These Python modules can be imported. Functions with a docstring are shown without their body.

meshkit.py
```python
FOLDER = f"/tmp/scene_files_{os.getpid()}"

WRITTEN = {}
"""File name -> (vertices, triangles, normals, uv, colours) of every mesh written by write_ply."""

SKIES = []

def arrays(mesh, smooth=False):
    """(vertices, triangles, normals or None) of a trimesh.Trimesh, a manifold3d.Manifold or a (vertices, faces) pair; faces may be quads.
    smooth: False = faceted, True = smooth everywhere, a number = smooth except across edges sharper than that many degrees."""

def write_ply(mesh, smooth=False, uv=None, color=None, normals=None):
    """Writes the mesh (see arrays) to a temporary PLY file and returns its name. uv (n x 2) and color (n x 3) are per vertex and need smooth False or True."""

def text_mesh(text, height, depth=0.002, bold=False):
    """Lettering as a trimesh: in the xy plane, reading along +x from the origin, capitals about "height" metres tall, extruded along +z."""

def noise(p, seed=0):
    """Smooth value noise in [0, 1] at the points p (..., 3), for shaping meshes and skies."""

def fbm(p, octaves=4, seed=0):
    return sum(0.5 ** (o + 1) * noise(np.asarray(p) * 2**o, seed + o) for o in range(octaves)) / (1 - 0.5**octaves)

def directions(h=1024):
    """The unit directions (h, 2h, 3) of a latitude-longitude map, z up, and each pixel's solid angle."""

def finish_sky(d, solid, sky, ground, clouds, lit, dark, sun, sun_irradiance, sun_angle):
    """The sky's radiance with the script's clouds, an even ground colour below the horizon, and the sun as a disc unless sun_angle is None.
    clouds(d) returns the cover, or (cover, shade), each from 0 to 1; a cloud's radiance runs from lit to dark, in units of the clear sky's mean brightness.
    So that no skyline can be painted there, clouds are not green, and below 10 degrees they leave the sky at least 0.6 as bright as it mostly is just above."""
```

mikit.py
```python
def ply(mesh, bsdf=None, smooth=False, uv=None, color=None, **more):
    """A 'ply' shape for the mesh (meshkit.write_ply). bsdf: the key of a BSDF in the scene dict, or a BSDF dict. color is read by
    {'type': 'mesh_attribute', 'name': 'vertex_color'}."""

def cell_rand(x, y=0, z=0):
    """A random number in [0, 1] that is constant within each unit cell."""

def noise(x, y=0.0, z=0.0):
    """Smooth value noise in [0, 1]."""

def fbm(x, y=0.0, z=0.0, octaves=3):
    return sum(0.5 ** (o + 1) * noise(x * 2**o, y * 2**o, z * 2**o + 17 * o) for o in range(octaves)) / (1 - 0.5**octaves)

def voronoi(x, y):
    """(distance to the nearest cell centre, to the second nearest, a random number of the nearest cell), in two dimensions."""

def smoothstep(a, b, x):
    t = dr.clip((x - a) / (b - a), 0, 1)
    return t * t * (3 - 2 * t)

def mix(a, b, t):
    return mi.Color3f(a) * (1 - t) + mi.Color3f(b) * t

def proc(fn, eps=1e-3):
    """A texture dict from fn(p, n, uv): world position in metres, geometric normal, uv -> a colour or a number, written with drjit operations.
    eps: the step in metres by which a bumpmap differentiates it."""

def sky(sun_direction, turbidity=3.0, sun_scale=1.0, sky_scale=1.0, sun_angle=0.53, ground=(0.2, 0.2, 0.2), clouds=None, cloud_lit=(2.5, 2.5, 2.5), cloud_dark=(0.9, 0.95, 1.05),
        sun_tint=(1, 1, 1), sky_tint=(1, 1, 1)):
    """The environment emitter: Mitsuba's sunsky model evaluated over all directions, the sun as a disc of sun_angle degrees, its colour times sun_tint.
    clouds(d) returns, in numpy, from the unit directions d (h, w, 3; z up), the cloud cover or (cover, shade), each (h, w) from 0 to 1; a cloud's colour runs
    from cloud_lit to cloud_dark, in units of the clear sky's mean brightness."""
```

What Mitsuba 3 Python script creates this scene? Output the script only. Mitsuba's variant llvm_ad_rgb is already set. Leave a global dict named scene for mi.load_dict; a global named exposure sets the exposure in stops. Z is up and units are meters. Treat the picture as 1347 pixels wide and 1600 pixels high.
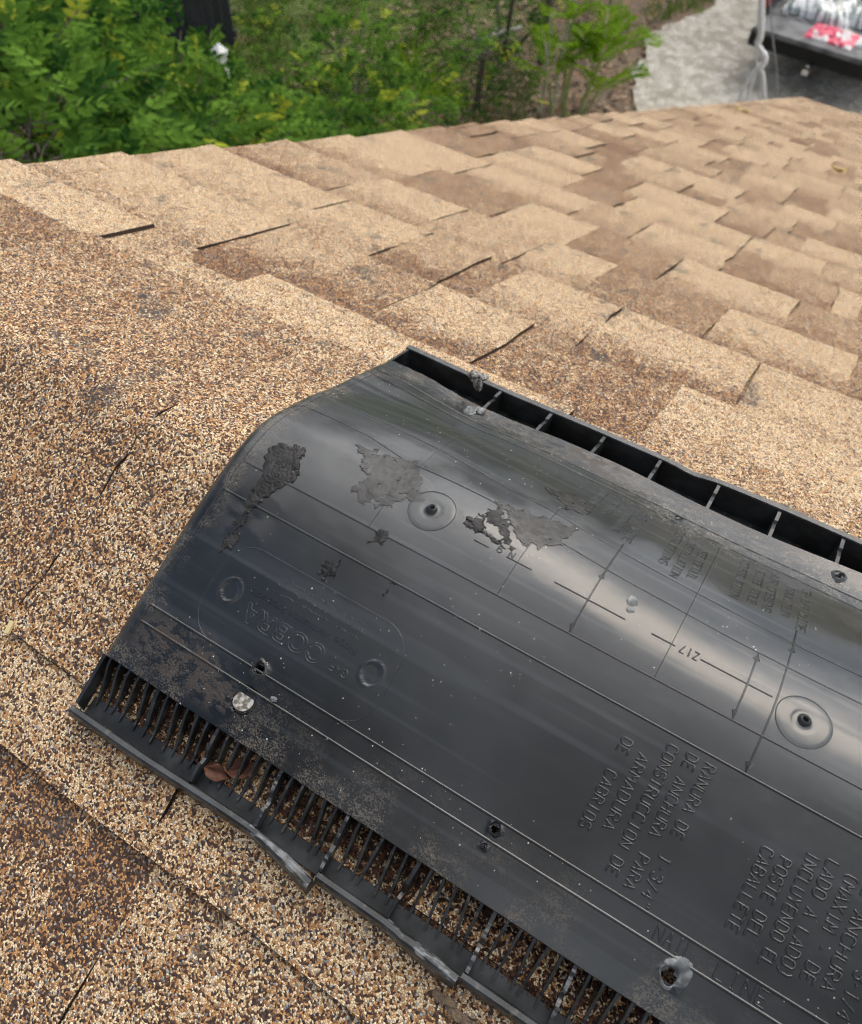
import math, random
import numpy as np, trimesh, shapely, shapely.geometry as sg
import drjit as dr, mitsuba as mi
import mikit, meshkit
from mikit import noise, fbm, voronoi, cell_rand, smoothstep, mix, proc

# ------------------------------------------------------------------ camera, sky, exposure
scene, labels = {}, {}
T4 = mi.ScalarTransform4f
CAM = np.array([0.0, -0.254, 0.433])
FWD = np.array([-0.29580579, 0.5256146, -0.79763916])
DOWN = np.array([0.43396978, -0.66992128, -0.60239166])
scene['camera'] = {'type': 'thinlens', 'fov': 2 * math.degrees(math.atan(673.5 / 1296)), 'fov_axis': 'x',
                   'to_world': T4().look_at(CAM.tolist(), (CAM + FWD).tolist(), (-DOWN).tolist()),
                   'aperture_radius': 0.00125, 'focus_distance': 0.50, 'near_clip': 0.02, 'far_clip': 400.0}


SUN = np.array([0.05, 0.64, 0.77]) / np.linalg.norm([0.05, 0.64, 0.77])


def clouds(d):
    """Broken cloud, brighter the nearer it stands to the sun (forward scattering)."""
    q = d[..., :2] / (d[..., 2:] + 0.30)
    p = np.stack([q[..., 0] * 1.25 + 3.1, q[..., 1] * 1.25 + 0.4, q[..., 0] * 0], -1)
    f = meshkit.fbm(p, 5, 3)
    t = np.clip((f - 0.33) / 0.13, 0, 1)
    cover = t * t * (3 - 2 * t)
    glow = np.exp(-(np.arccos(np.clip(d @ SUN, -1, 1)) / math.radians(44)) ** 2)
    shade = 0.96 - 1.0 * glow + 0.75 * (meshkit.fbm(p * 1.9 + 9, 4, 11) - 0.5)
    return cover, np.clip(shade, 0, 1)


scene['sky'] = mikit.sky(SUN, turbidity=3.5, sun_scale=0.20, sun_angle=34.0, clouds=clouds,
                         cloud_lit=(12.6, 12.6, 12.7), cloud_dark=(0.62, 0.66, 0.72), ground=(0.16, 0.17, 0.12), sky_tint=(1.0, 0.97, 0.92))
exposure = 1.80

# ------------------------------------------------------------------ helpers
AL = math.radians(21.554)
TA, CA, SA = math.tan(AL), math.cos(AL), math.sin(AL)
ZG = -5.2
rng = np.random.default_rng(5)
_used = {}


def key_for(name):
    if name not in scene and name not in _used:
        _used[name] = 0
        return name
    while True:
        _used[name] = _used.get(name, 0) + 1
        k = f"{name}_{_used[name]:03d}"
        if k not in scene:
            return k


def put(name, mesh, bsdf, parent=None, smooth=False, label=None, uv=None, **extra):
    k = key_for((parent + '__' if parent else '') + name)
    scene[k] = mikit.ply(mesh, bsdf, smooth=smooth, uv=uv)
    d = {}
    if label:
        d['label'] = label
    d.update(extra)
    if d:
        labels[k] = d
    return k


def thing(name, label, cat, group=None, kind=None):
    k = key_for(name)
    labels[k] = {'label': label, 'category': cat}
    if group:
        labels[k]['group'] = group
    if kind:
        labels[k]['kind'] = kind
    return k


def box(x0, x1, y0, y1, z0, z1):
    m = trimesh.creation.box(extents=(x1 - x0, y1 - y0, z1 - z0))
    m.apply_translation(((x0 + x1) / 2, (y0 + y1) / 2, (z0 + z1) / 2))
    return m


def cat(ms):
    return trimesh.util.concatenate(ms)


def tube(pts, rad, sides=8, cap=True):
    p = np.asarray(pts, float)
    r = np.broadcast_to(np.asarray(rad, float), (len(p),))
    t = np.gradient(p, axis=0)
    t /= np.linalg.norm(t, axis=1, keepdims=True) + 1e-12
    ref = np.where(np.abs(t[:, 2:]) < 0.9, [0, 0, 1.0], [1.0, 0, 0])
    a = np.cross(t, ref)
    a /= np.linalg.norm(a, axis=1, keepdims=True) + 1e-12
    b = np.cross(t, a)
    an = np.arange(sides) * 2 * np.pi / sides
    v = p[:, None] + r[:, None, None] * (np.cos(an)[None, :, None] * a[:, None] + np.sin(an)[None, :, None] * b[:, None])
    v = v.reshape(-1, 3)
    n = len(p)
    i, j = np.meshgrid(np.arange(n - 1), np.arange(sides), indexing='ij')
    f = np.stack([i * sides + j, i * sides + (j + 1) % sides, (i + 1) * sides + (j + 1) % sides, (i + 1) * sides + j], -1).reshape(-1, 4)
    tri = np.vstack([f[:, [0, 2, 1]], f[:, [0, 3, 2]]])
    if cap:
        c0, c1 = len(v), len(v) + 1
        v = np.vstack([v, p[:1], p[-1:]])
        k = np.arange(sides)
        tri = np.vstack([tri, np.stack([np.full(sides, c0), k, (k + 1) % sides], 1),
                         np.stack([np.full(sides, c1), (n - 1) * sides + (k + 1) % sides, (n - 1) * sides + k], 1)])
    return trimesh.Trimesh(v, tri, process=False)


def roofz(y):
    return -TA * (np.sqrt(np.asarray(y, float) ** 2 + 0.01 ** 2) - 0.01)


def smooth01(a, b, x):
    t = np.clip((x - a) / (b - a), 0, 1)
    return t * t * (3 - 2 * t)


def fract(x):
    return x - dr.floor(x)


# ------------------------------------------------------------------ materials
def two(b):
    return {'type': 'twosided', 'b': b}


def princ(col, rough=0.5, spec=0.5, **k):
    c = col if isinstance(col, dict) else {'type': 'rgb', 'value': list(col)}
    return {'type': 'principled', 'base_color': c, 'roughness': rough, 'specular': spec, **k}


GR = 0.00128


def gran_uv(p):
    s = p.y / CA
    return p.x / GR, s / GR


def shingle_col(p, n, uv):
    qx, qy = gran_uv(p)
    qx, qy = qx + 0.9 * noise(qx * 0.45, qy * 0.45, 3), qy + 0.9 * noise(qx * 0.45, qy * 0.45, 8)
    d1, d2, r = voronoi(qx, qy)
    tone = fract(uv.x)
    seed = dr.floor(uv.x)
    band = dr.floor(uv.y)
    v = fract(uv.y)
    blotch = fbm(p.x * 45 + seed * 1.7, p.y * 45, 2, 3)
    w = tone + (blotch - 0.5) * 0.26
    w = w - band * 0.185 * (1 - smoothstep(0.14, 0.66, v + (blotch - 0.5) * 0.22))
    cl1, cl2, cr = voronoi(p.x / 0.0062, p.y / 0.0058)
    w = w + (cr - 0.5) * 0.36 + (noise(p.x * 75, p.y * 75, 4) - 0.5) * 0.16
    w = dr.clip(w, 0.02, 0.98)
    r2 = fract(r * 91.7)
    r3 = fract(r * 537.3)
    dark = mix((0.036, 0.022, 0.018), (0.130, 0.070, 0.046), r2)
    tan = mix((0.37, 0.170, 0.062), (0.60, 0.325, 0.138), r2)
    cream = mix((0.66, 0.450, 0.245), (0.88, 0.715, 0.49), r2)
    grey = mix((0.20, 0.18, 0.17), (0.42, 0.38, 0.34), r2)
    a = 0.66 - 0.59 * w
    b = a + 0.40 - 0.18 * w
    c = dr.select(r < a, dark, dr.select(r < b, tan, cream))
    c = dr.select(r3 > 0.93, grey, c)
    gap = smoothstep(0.02, 0.30, d2 - d1)
    c = mix((0.030, 0.025, 0.024), c, 0.34 + 0.66 * gap)
    # granule loss: bare bitumen in small scuffs
    loss = smoothstep(0.70, 0.80, fbm(p.x * 26 + 4.7, p.y * 26 + 8.3, 9, 4))
    c = mix(c, (0.055, 0.053, 0.055), loss * 0.8 * smoothstep(0.25, 0.5, r3))
    edge = mix((0.022, 0.018, 0.016), (0.085, 0.060, 0.045), noise(p.x * 900, p.y * 900, p.z * 900))
    return dr.select(tone > 0.955, edge, c)


def shingle_bump(p, n, uv):
    qx, qy = gran_uv(p)
    qx, qy = qx + 0.9 * noise(qx * 0.45, qy * 0.45, 3), qy + 0.9 * noise(qx * 0.45, qy * 0.45, 8)
    d1, d2, r = voronoi(qx, qy)
    g = dr.sqrt(dr.maximum(0.0, 1 - dr.square(dr.minimum(d1 * 1.25, 1.0)))) * smoothstep(0.0, 0.25, d2 - d1)
    return 0.00050 * g * (0.45 + 1.1 * fract(r * 33.1)) + 0.0012 * noise(p.x * 60, p.y * 60, 2)


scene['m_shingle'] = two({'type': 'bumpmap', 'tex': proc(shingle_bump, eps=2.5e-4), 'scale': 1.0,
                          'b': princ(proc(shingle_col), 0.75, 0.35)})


def dist_pt(p, x, y):
    return dr.sqrt(dr.square(p.x - x) + dr.square(p.y - y))


def plastic_dirt(p):
    """(dust film 0..1, brown dirt 0..1, white specks 0..1) on the vent's top panel"""
    nz = fbm(p.x * 55, p.y * 55, 1, 4)
    fine = fbm(p.x * 1300 + p.y * 500, p.y * 2300, 2, 4) * 0.7 + 0.3 * fbm(p.x * 200, p.y * 330, 8, 3)
    # dust along the near and far edges and on the end flange
    near = smoothstep(-0.104, -0.150, p.y) * smoothstep(0.30, 0.62, nz)
    far = smoothstep(0.120, 0.168, p.y) * smoothstep(0.32, 0.6, nz + 0.25 * smoothstep(-0.12, 0.02, p.x))
    flange = smoothstep(-0.262, -0.279, p.x) * smoothstep(0.35, 0.6, nz)
    d = dr.maximum(dr.maximum(near, far), flange)
    dust = d * smoothstep(0.44, 0.66, fine)
    # brown smear under the lower nail line
    m1 = smoothstep(0.035, 0.010, dr.sqrt(dr.square((p.x + 0.245) / 1.5) + dr.square((p.y + 0.127) * 1.5)))
    m2 = smoothstep(0.028, 0.006, dr.sqrt(dr.square((p.x + 0.212) / 1.5) + dr.square((p.y + 0.133) * 1.8)))
    m3 = smoothstep(0.030, 0.006, dr.sqrt(dr.square((p.x + 0.098) / 2.2) + dr.square((p.y - 0.160) * 1.6)))
    m4 = smoothstep(0.012, 0.003, dr.abs(p.y - 0.170)) * smoothstep(-0.275, -0.25, p.x) * smoothstep(-0.18, -0.2, p.x)
    brown = dr.maximum(dr.maximum(m1, m2), dr.maximum(m3 * 0.8, m4)) * smoothstep(0.40, 0.56, fbm(p.x * 190, p.y * 330, 5, 5))
    # white dust specks
    sp = mi.Float(0)
    for sc, th, off in ((0.0080, 0.90, 0.0), (0.0032, 0.955, 31.0)):
        d1, d2, r = voronoi(p.x / sc + off, p.y / sc)
        sp = dr.maximum(sp, dr.select(r > th, smoothstep(0.00040, 0.00020, d1 * sc * (0.6 + 1.3 * fract(r * 77.0))), 0.0))
    rib = dr.minimum(dr.minimum(dr.abs(p.y + 0.1175), dr.abs(p.y - 0.152)), dist_pt(p, 0.078, -0.13) * 0.6)
    sp = sp * smoothstep(0.50, 0.62, fbm(p.x * 24 + 3, p.y * 24, 7, 3) + 0.10 * smoothstep(0.02, 0.004, rib))
    # chalky scuffs by the far nail line
    ch = smoothstep(0.030, 0.008, dr.sqrt(dr.square((p.x + 0.012) / 2.4) + dr.square(p.y - 0.140))) * smoothstep(0.56, 0.68, fine)
    ch = dr.maximum(ch, smoothstep(0.030, 0.006, dr.sqrt(dr.square((p.x - 0.085) / 1.6) + dr.square(p.y - 0.155))) * smoothstep(0.56, 0.68, fine))
    return dust, brown, dr.maximum(sp, ch * 0.28)


def smear(p):
    e1 = smoothstep(1.0, 0.3, dr.sqrt(dr.square((p.x + 0.160) / 0.065) + dr.square((p.y - 0.030) / 0.038)))
    e2 = smoothstep(1.0, 0.3, dr.sqrt(dr.square((p.x + 0.085) / 0.060) + dr.square((p.y - 0.050) / 0.045)))
    e3 = smoothstep(1.0, 0.3, dr.sqrt(dr.square((p.x + 0.252) / 0.030) + dr.square((p.y + 0.030) / 0.050)))
    m = dr.maximum(dr.maximum(e1, e2), e3)
    return m * smoothstep(0.42, 0.60, fbm(p.x * 46 + p.y * 30, p.y * 90, 12, 5))


def plastic_col(p, n, uv):
    dust, brown, sp = plastic_dirt(p)
    film = fbm(p.x * 9, p.y * 14, 3, 4)
    c = mix((0.008, 0.009, 0.0098), (0.022, 0.0245, 0.0275), smoothstep(0.30, 0.70, film))
    # long wiping streaks along the panel
    st = smoothstep(0.55, 0.75, noise(p.x * 6, p.y * 260, 1) * 0.6 + 0.4 * film)
    c = mix(c, (0.060, 0.067, 0.076), 0.22 * st)
    c = mix(c, (0.040, 0.040, 0.041), smear(p) * 0.7)
    c = mix(c, (0.20, 0.160, 0.118), dust * 0.42)
    c = mix(c, (0.034, 0.023, 0.017), brown * 0.75)
    c = mix(c, (0.50, 0.46, 0.40), sp)
    return c


def plastic_rough(p, n, uv):
    dust, brown, sp = plastic_dirt(p)
    film = fbm(p.x * 9, p.y * 14, 3, 4)
    st = noise(p.x * 5, p.y * 230, 3)
    return dr.clip(0.085 + 0.15 * film + 0.16 * smear(p) + 0.16 * smoothstep(0.55, 0.85, st) * smoothstep(0.35, 0.65, film) + 0.35 * dust + 0.45 * brown + 0.3 * sp, 0.1, 0.9)


def plastic_bump(p, n, uv):
    dust, brown, sp = plastic_dirt(p)
    return (0.000010 * dr.sin(p.y * (2 * math.pi / 0.0011)) + 0.00025 * fbm(p.x * 60, p.y * 85, 4, 3)
            + 0.00022 * brown * noise(p.x * 900, p.y * 900) + 0.00010 * dust * noise(p.x * 1500, p.y * 1500) + 0.00015 * sp)


scene['m_vent'] = two({'type': 'bumpmap', 'tex': proc(plastic_bump, eps=2.5e-4), 'scale': 1.0,
                       'b': princ(proc(plastic_col), proc(plastic_rough), 0.72)})


def black_col(p, n, uv):
    f = fbm(p.x * 60, p.y * 60, p.z * 60, 3)
    c = mix((0.010, 0.011, 0.012), (0.030, 0.033, 0.036), smoothstep(0.35, 0.7, f))
    g = smoothstep(0.62, 0.74, fbm(p.x * 240, p.y * 240, p.z * 240, 3))
    return mix(c, (0.13, 0.115, 0.095), 0.35 * g * smoothstep(0.0, 0.6, n.z))


def black_bump(p, n, uv):
    return 0.00035 * fbm(p.x * 90, p.y * 90, p.z * 90, 3)


scene['m_black'] = two({'type': 'bumpmap', 'tex': proc(black_bump, eps=4e-4), 'scale': 1.0, 'b': princ(proc(black_col), 0.33, 0.5)})
scene['m_grey_scar'] = two(princ(proc(lambda p, n, uv: mix((0.07, 0.075, 0.08), (0.20, 0.21, 0.215), smoothstep(0.35, 0.7, fbm(p.x * 170, p.y * 170, p.z * 170, 3)))), 0.38, 0.5))
scene['m_tar'] = two({'type': 'bumpmap', 'tex': proc(lambda p, n, uv: 0.0008 * fbm(p.x * 900, p.y * 900, p.z * 300, 3), eps=2.5e-4), 'scale': 1.0,
                      'b': princ(proc(lambda p, n, uv: mix((0.004, 0.004, 0.0045), (0.026, 0.023, 0.022), smoothstep(0.35, 0.8, fbm(p.x * 260, p.y * 260, 2, 4)))), proc(lambda p, n, uv: 0.34 + 0.4 * fbm(p.x * 160, p.y * 160, 4, 3)), 0.4)})
scene['m_film'] = two({'type': 'bumpmap', 'tex': proc(lambda p, n, uv: 0.0004 * fbm(p.x * 300, p.y * 300, p.z * 300, 4), eps=2.5e-4), 'scale': 1.0,
                      'b': princ(proc(lambda p, n, uv: mix((0.008, 0.0078, 0.0078), (0.024, 0.0215, 0.0205), smoothstep(0.3, 0.7, fbm(p.x * 190, p.y * 190, 2, 4)))), proc(lambda p, n, uv: 0.24 + 0.3 * fbm(p.x * 120, p.y * 120, 4, 3)), 0.5)})
scene['m_nail'] = two({'type': 'bumpmap', 'tex': proc(lambda p, n, uv: 0.0004 * fbm(p.x * 500, p.y * 500, p.z * 500, 3), eps=3e-4), 'scale': 1.0,
                       'b': princ(proc(lambda p, n, uv: mix((0.07, 0.058, 0.045), (0.34, 0.33, 0.31), smoothstep(0.35, 0.75, fbm(p.x * 500, p.y * 500, 1, 3)))), 0.5, 0.5)})
def scuff_col(p, n, uv):
    f = fbm(p.x * 120, p.y * 420, p.z * 420, 4)
    return mix(black_col(p, n, uv), (0.20, 0.21, 0.215), 0.75 * smoothstep(0.48, 0.66, f) * smoothstep(-0.1, 0.5, n.z))


scene['m_scuffed'] = two({'type': 'bumpmap', 'tex': proc(black_bump, eps=4e-4), 'scale': 1.0, 'b': princ(proc(scuff_col), 0.36, 0.5)})
scene['m_hole'] = two(princ((0.006, 0.006, 0.006), 0.9, 0.1))

# ------------------------------------------------------------------ the house: deck, walls, shingles
house = thing('house', 'house under a roof of tan and brown laminated asphalt shingles', 'house')
XR, S_EAVE = 3.2, 7.34


def rake_x(s):
    return -0.872 + 0.0130 * s


def deck_mesh():
    ys = np.array([-S_EAVE * CA + 0.03, 0.0, S_EAVE * CA - 0.03])
    zs = -TA * np.abs(ys) - 0.024
    v, f = [], []
    for x in (None, XR - 0.01):
        for y, z in zip(ys, zs):
            xx = rake_x(abs(y) / CA) + 0.012 if x is None else x
            v += [[xx, y, z], [xx, y, z - 0.14]]
    v = np.array(v)
    hull = []
    m0 = trimesh.Trimesh(v[[0, 1, 2, 3, 6, 7, 8, 9]], process=False)
    return cat([trimesh.convex.convex_hull(v[[0, 1, 2, 3, 6, 7, 8, 9]]), trimesh.convex.convex_hull(v[[2, 3, 4, 5, 8, 9, 10, 11]])])


scene['m_wood'] = two(princ(proc(lambda p, n, uv: mix((0.36, 0.33, 0.28), (0.55, 0.52, 0.46), fbm(p.x * 8, p.y * 8, p.z * 30, 3))), 0.6, 0.3))
scene['m_stucco'] = two(princ(proc(lambda p, n, uv: mix((0.52, 0.48, 0.40), (0.60, 0.56, 0.48), fbm(p.x * 6, p.y * 6, p.z * 6, 4))), 0.85, 0.2))
put('roof_deck', deck_mesh(), 'm_wood', house)
yw = S_EAVE * CA - 0.55
for i, mm in enumerate((box(-0.40, XR - 0.3, yw - 0.2, yw, ZG - 0.05, -TA * yw - 0.16), box(-0.40, XR - 0.3, -yw, -yw + 0.2, ZG - 0.05, -TA * yw - 0.16))):
    put('wall', mm, 'm_stucco', house)
gable = trimesh.creation.extrude_polygon(sg.Polygon([(-yw, ZG - 0.05), (yw, ZG - 0.05), (yw, -TA * yw - 0.17), (0, -0.19), (-yw, -TA * yw - 0.17)]), 0.2)
gv = gable.vertices.copy()
gable.vertices = np.stack([gv[:, 2] - 0.602, gv[:, 0], gv[:, 1]], 1)
put('wall', gable, 'm_stucco', house)

# --- shingle pieces.  side +1: right slope (y > 0), -1: left slope.  s = distance down the slope from the ridge
BUTT_R = [0.283, 0.445, 0.615, 0.79, 0.97, 1.15, 1.325, 1.50, 1.675, 1.85, 2.025]
while BUTT_R[-1] < S_EAVE - 0.12:
    BUTT_R.append(BUTT_R[-1] + 0.172)
BUTT_R[-1] = S_EAVE
BUTT_L = [0.234, 0.40, 0.575, 0.75]
while BUTT_L[-1] < S_EAVE - 0.12:
    BUTT_L.append(BUTT_L[-1] + 0.19)
BUTT_L[-1] = S_EAVE
_seed = [0]


def piece(side, x0, x1, s0, s1, h0, h1, tone, band, srng, rake=False, ragged=0.0015, segs=6, curl=0.0):
    """One shingle plate: a wedge lying on the slope between s0 (top) and s1 (butt)."""
    _seed[0] += 1
    nx = max(2, min(7, int(round((x1 - x0) / 0.035)) + 1))
    ns = segs
    xs, ss = np.linspace(0, 1, nx), np.linspace(0, 1, ns)
    X, S = np.meshgrid(xs, ss, indexing='ij')
    s = s0 + (s1 - s0) * S
    x = x0 + (x1 - x0) * X
    if rake:
        x = np.where(X < 1e-6, rake_x(s), x)
    e = np.zeros_like(x)
    jit = srng.normal(size=(nx, ns)) * ragged
    x = x + np.where((X < 1e-6) | (X > 1 - 1e-6), jit, 0)
    s = s + np.where(S > 1 - 1e-6, srng.normal(size=(nx, ns)) * ragged * 0.8, 0)
    h = h0 + (h1 - h0) * S + curl * (S ** 4) * (0.4 + 0.6 * np.abs(2 * X - 1) ** 3) + srng.normal(size=(nx, ns)) * 0.00018
    if rake:
        h = h + 0.0036 * np.clip(1 - (x - rake_x(s)) / 0.10, 0, 1) ** 1.5 * S ** 1.3 * srng.uniform(0.5, 1.1)
    v = np.clip(S, 0.02, 0.98) * (1 if True else 0)
    y = side * s * CA
    zb = -TA * np.abs(y)
    rz = roofz(y)
    top = np.stack([x, y + side * h * SA, rz + h * CA], -1)
    bot = np.stack([x, y, rz - 0.014], -1)
    idx = np.arange(nx * ns).reshape(nx, ns)
    a, b, c, d = idx[:-1, :-1].ravel(), idx[1:, :-1].ravel(), idx[1:, 1:].ravel(), idx[:-1, 1:].ravel()
    ft = np.vstack([np.stack([a, b, c], 1), np.stack([a, c, d], 1)])
    V = [top.reshape(-1, 3)]
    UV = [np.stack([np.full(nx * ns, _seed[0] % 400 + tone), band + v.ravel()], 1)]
    F = [ft if side > 0 else ft[:, ::-1]]
    base = nx * ns
    loops = [idx[0, :], idx[-1, :], idx[:, -1], idx[:, 0]]
    for L in loops:
        t, bo = top.reshape(-1, 3)[L], bot.reshape(-1, 3)[L]
        n = len(L)
        V += [t, bo]
        UV.append(np.stack([np.full(2 * n, _seed[0] % 400 + 0.975), np.full(2 * n, 0.5)], 1))
        k = np.arange(n - 1)
        F.append(np.vstack([np.stack([base + k, base + k + 1, base + n + k + 1], 1), np.stack([base + k, base + n + k + 1, base + n + k], 1)]))
        base += 2 * n
    return np.vstack(V), np.vstack(F), np.vstack(UV)


HB0, HB1, HT = -0.0082, -0.0042, 0.0043      # base plate: upslope and butt height; extra height of the teeth
LIGHT, TAN, MID, BROWN, DARK = 0.86, 0.66, 0.50, 0.30, 0.16
pieces = []                                  # (visible size, (V, F, UV))
# hand-read courses of the right slope: per course, teeth (x0, x1, tone, band) and tones of the plate that shows between them
NEAR_R = {
    0: ([(-0.90, -0.652, LIGHT + 0.06, 0), (-0.50, -0.150, LIGHT, 0), (-0.02, 0.15, TAN, 1)], [(-0.90, -0.30, TAN), (-0.30, 0.3, TAN)]),
    1: ([(-0.90, -0.590, LIGHT, 2), (-0.590 + 0.004, -0.470, TAN, 4), (-0.470, -0.384, BROWN + 0.1, 2), (-0.381, -0.262, LIGHT, 4), (-0.088, 0.105, LIGHT, 2)], [(-0.90, -0.30, MID), (-0.30, 0.4, BROWN)]),
    2: ([(-0.90, -0.622, LIGHT, 1), (-0.619, -0.486, LIGHT, 2), (-0.483, -0.395, TAN, 4), (-0.345, -0.211, LIGHT, 3), (-0.208, -0.036, LIGHT, 4), (-0.032, 0.13, LIGHT, 1)], [(-0.90, -0.45, MID), (-0.45, 0.4, BROWN)]),
    3: ([(-0.90, -0.672, TAN, 3), (-0.669, -0.520, LIGHT, 3), (-0.517, -0.381, TAN, 1), (-0.378, -0.275, LIGHT, 3), (-0.275, -0.110, BROWN, 0), (-0.106, 0.064, LIGHT, 4)], [(-0.90, -0.2, MID), (-0.2, 0.4, BROWN)]),
    4: ([(-0.90, -0.665, LIGHT, 3), (-0.665, -0.492, BROWN, 0), (-0.489, -0.365, LIGHT, 1), (-0.365, -0.221, BROWN + 0.05, 1), (-0.218, -0.037, LIGHT, 3), (-0.033, 0.07, BROWN + .1, 1)], [(-0.90, -0.3, MID), (-0.3, 0.4, BROWN)]),
    5: ([(-0.90, -0.652, LIGHT, 0), (-0.648, -0.43, LIGHT, 3), (-0.43, -0.322, TAN, 2), (-0.318, -0.168, LIGHT, 2), (-0.10, 0.008, MID, 3), (0.011, 0.05, LIGHT, 0)], [(-0.90, -0.25, TAN), (-0.25, 0.4, BROWN)]),
    6: ([(-0.90, -0.70, BROWN, 0), (-0.696, -0.52, LIGHT, 2), (-0.52, -0.408, BROWN, 0), (-0.404, -0.172, LIGHT, 2), (-0.168, -0.03, LIGHT, 3), (-0.02, 0.12, TAN, 3)], [(-0.90, -0.35, MID), (-0.35, 0.4, TAN)]),
}


def course(side, j, s0, s1, x_lo, x_hi, srng, spec=None, fine=True, rakeside=True):
    ov = 0.030 if j else 0.0
    segs = 6 if fine else 3
    x = x_lo
    plates, teeth = [], []
    if spec:
        teeth, plates = list(spec[0]), list(spec[1])
        x = max(t[1] for t in teeth) + 0.02
        xp = max(p[1] for p in plates)
    else:
        xp = x_lo
    while xp < x_hi:
        w = srng.uniform(0.28, 0.50)
        plates.append((xp, min(xp + w, x_hi), srng.choice([TAN, MID, BROWN, BROWN, DARK + 0.08])))
        xp += w
    while x < x_hi - 0.02:
        w = srng.choice([0.075, 0.10, 0.13, 0.16, 0.19]) * srng.uniform(0.85, 1.15)
        tone = srng.choice([LIGHT, LIGHT, LIGHT, TAN, TAN, MID, BROWN]) + srng.uniform(-0.05, 0.05)
        teeth.append((x, min(x + w, x_hi), tone, int(srng.choice([1, 2, 3, 4]))))
        x += w + (0.004 if srng.random() < 0.45 else srng.uniform(0.05, 0.12))
    for i, (a, b, tone) in enumerate(plates):
        r = rakeside and i == 0
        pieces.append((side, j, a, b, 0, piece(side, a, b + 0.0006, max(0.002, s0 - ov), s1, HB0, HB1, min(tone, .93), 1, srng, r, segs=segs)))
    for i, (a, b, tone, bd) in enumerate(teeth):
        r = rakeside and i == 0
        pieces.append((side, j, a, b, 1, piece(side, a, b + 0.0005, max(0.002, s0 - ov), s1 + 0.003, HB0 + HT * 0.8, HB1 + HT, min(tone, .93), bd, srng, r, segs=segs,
                                               curl=srng.uniform(0, 0.0010 if spec else 0.0030))))


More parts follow.
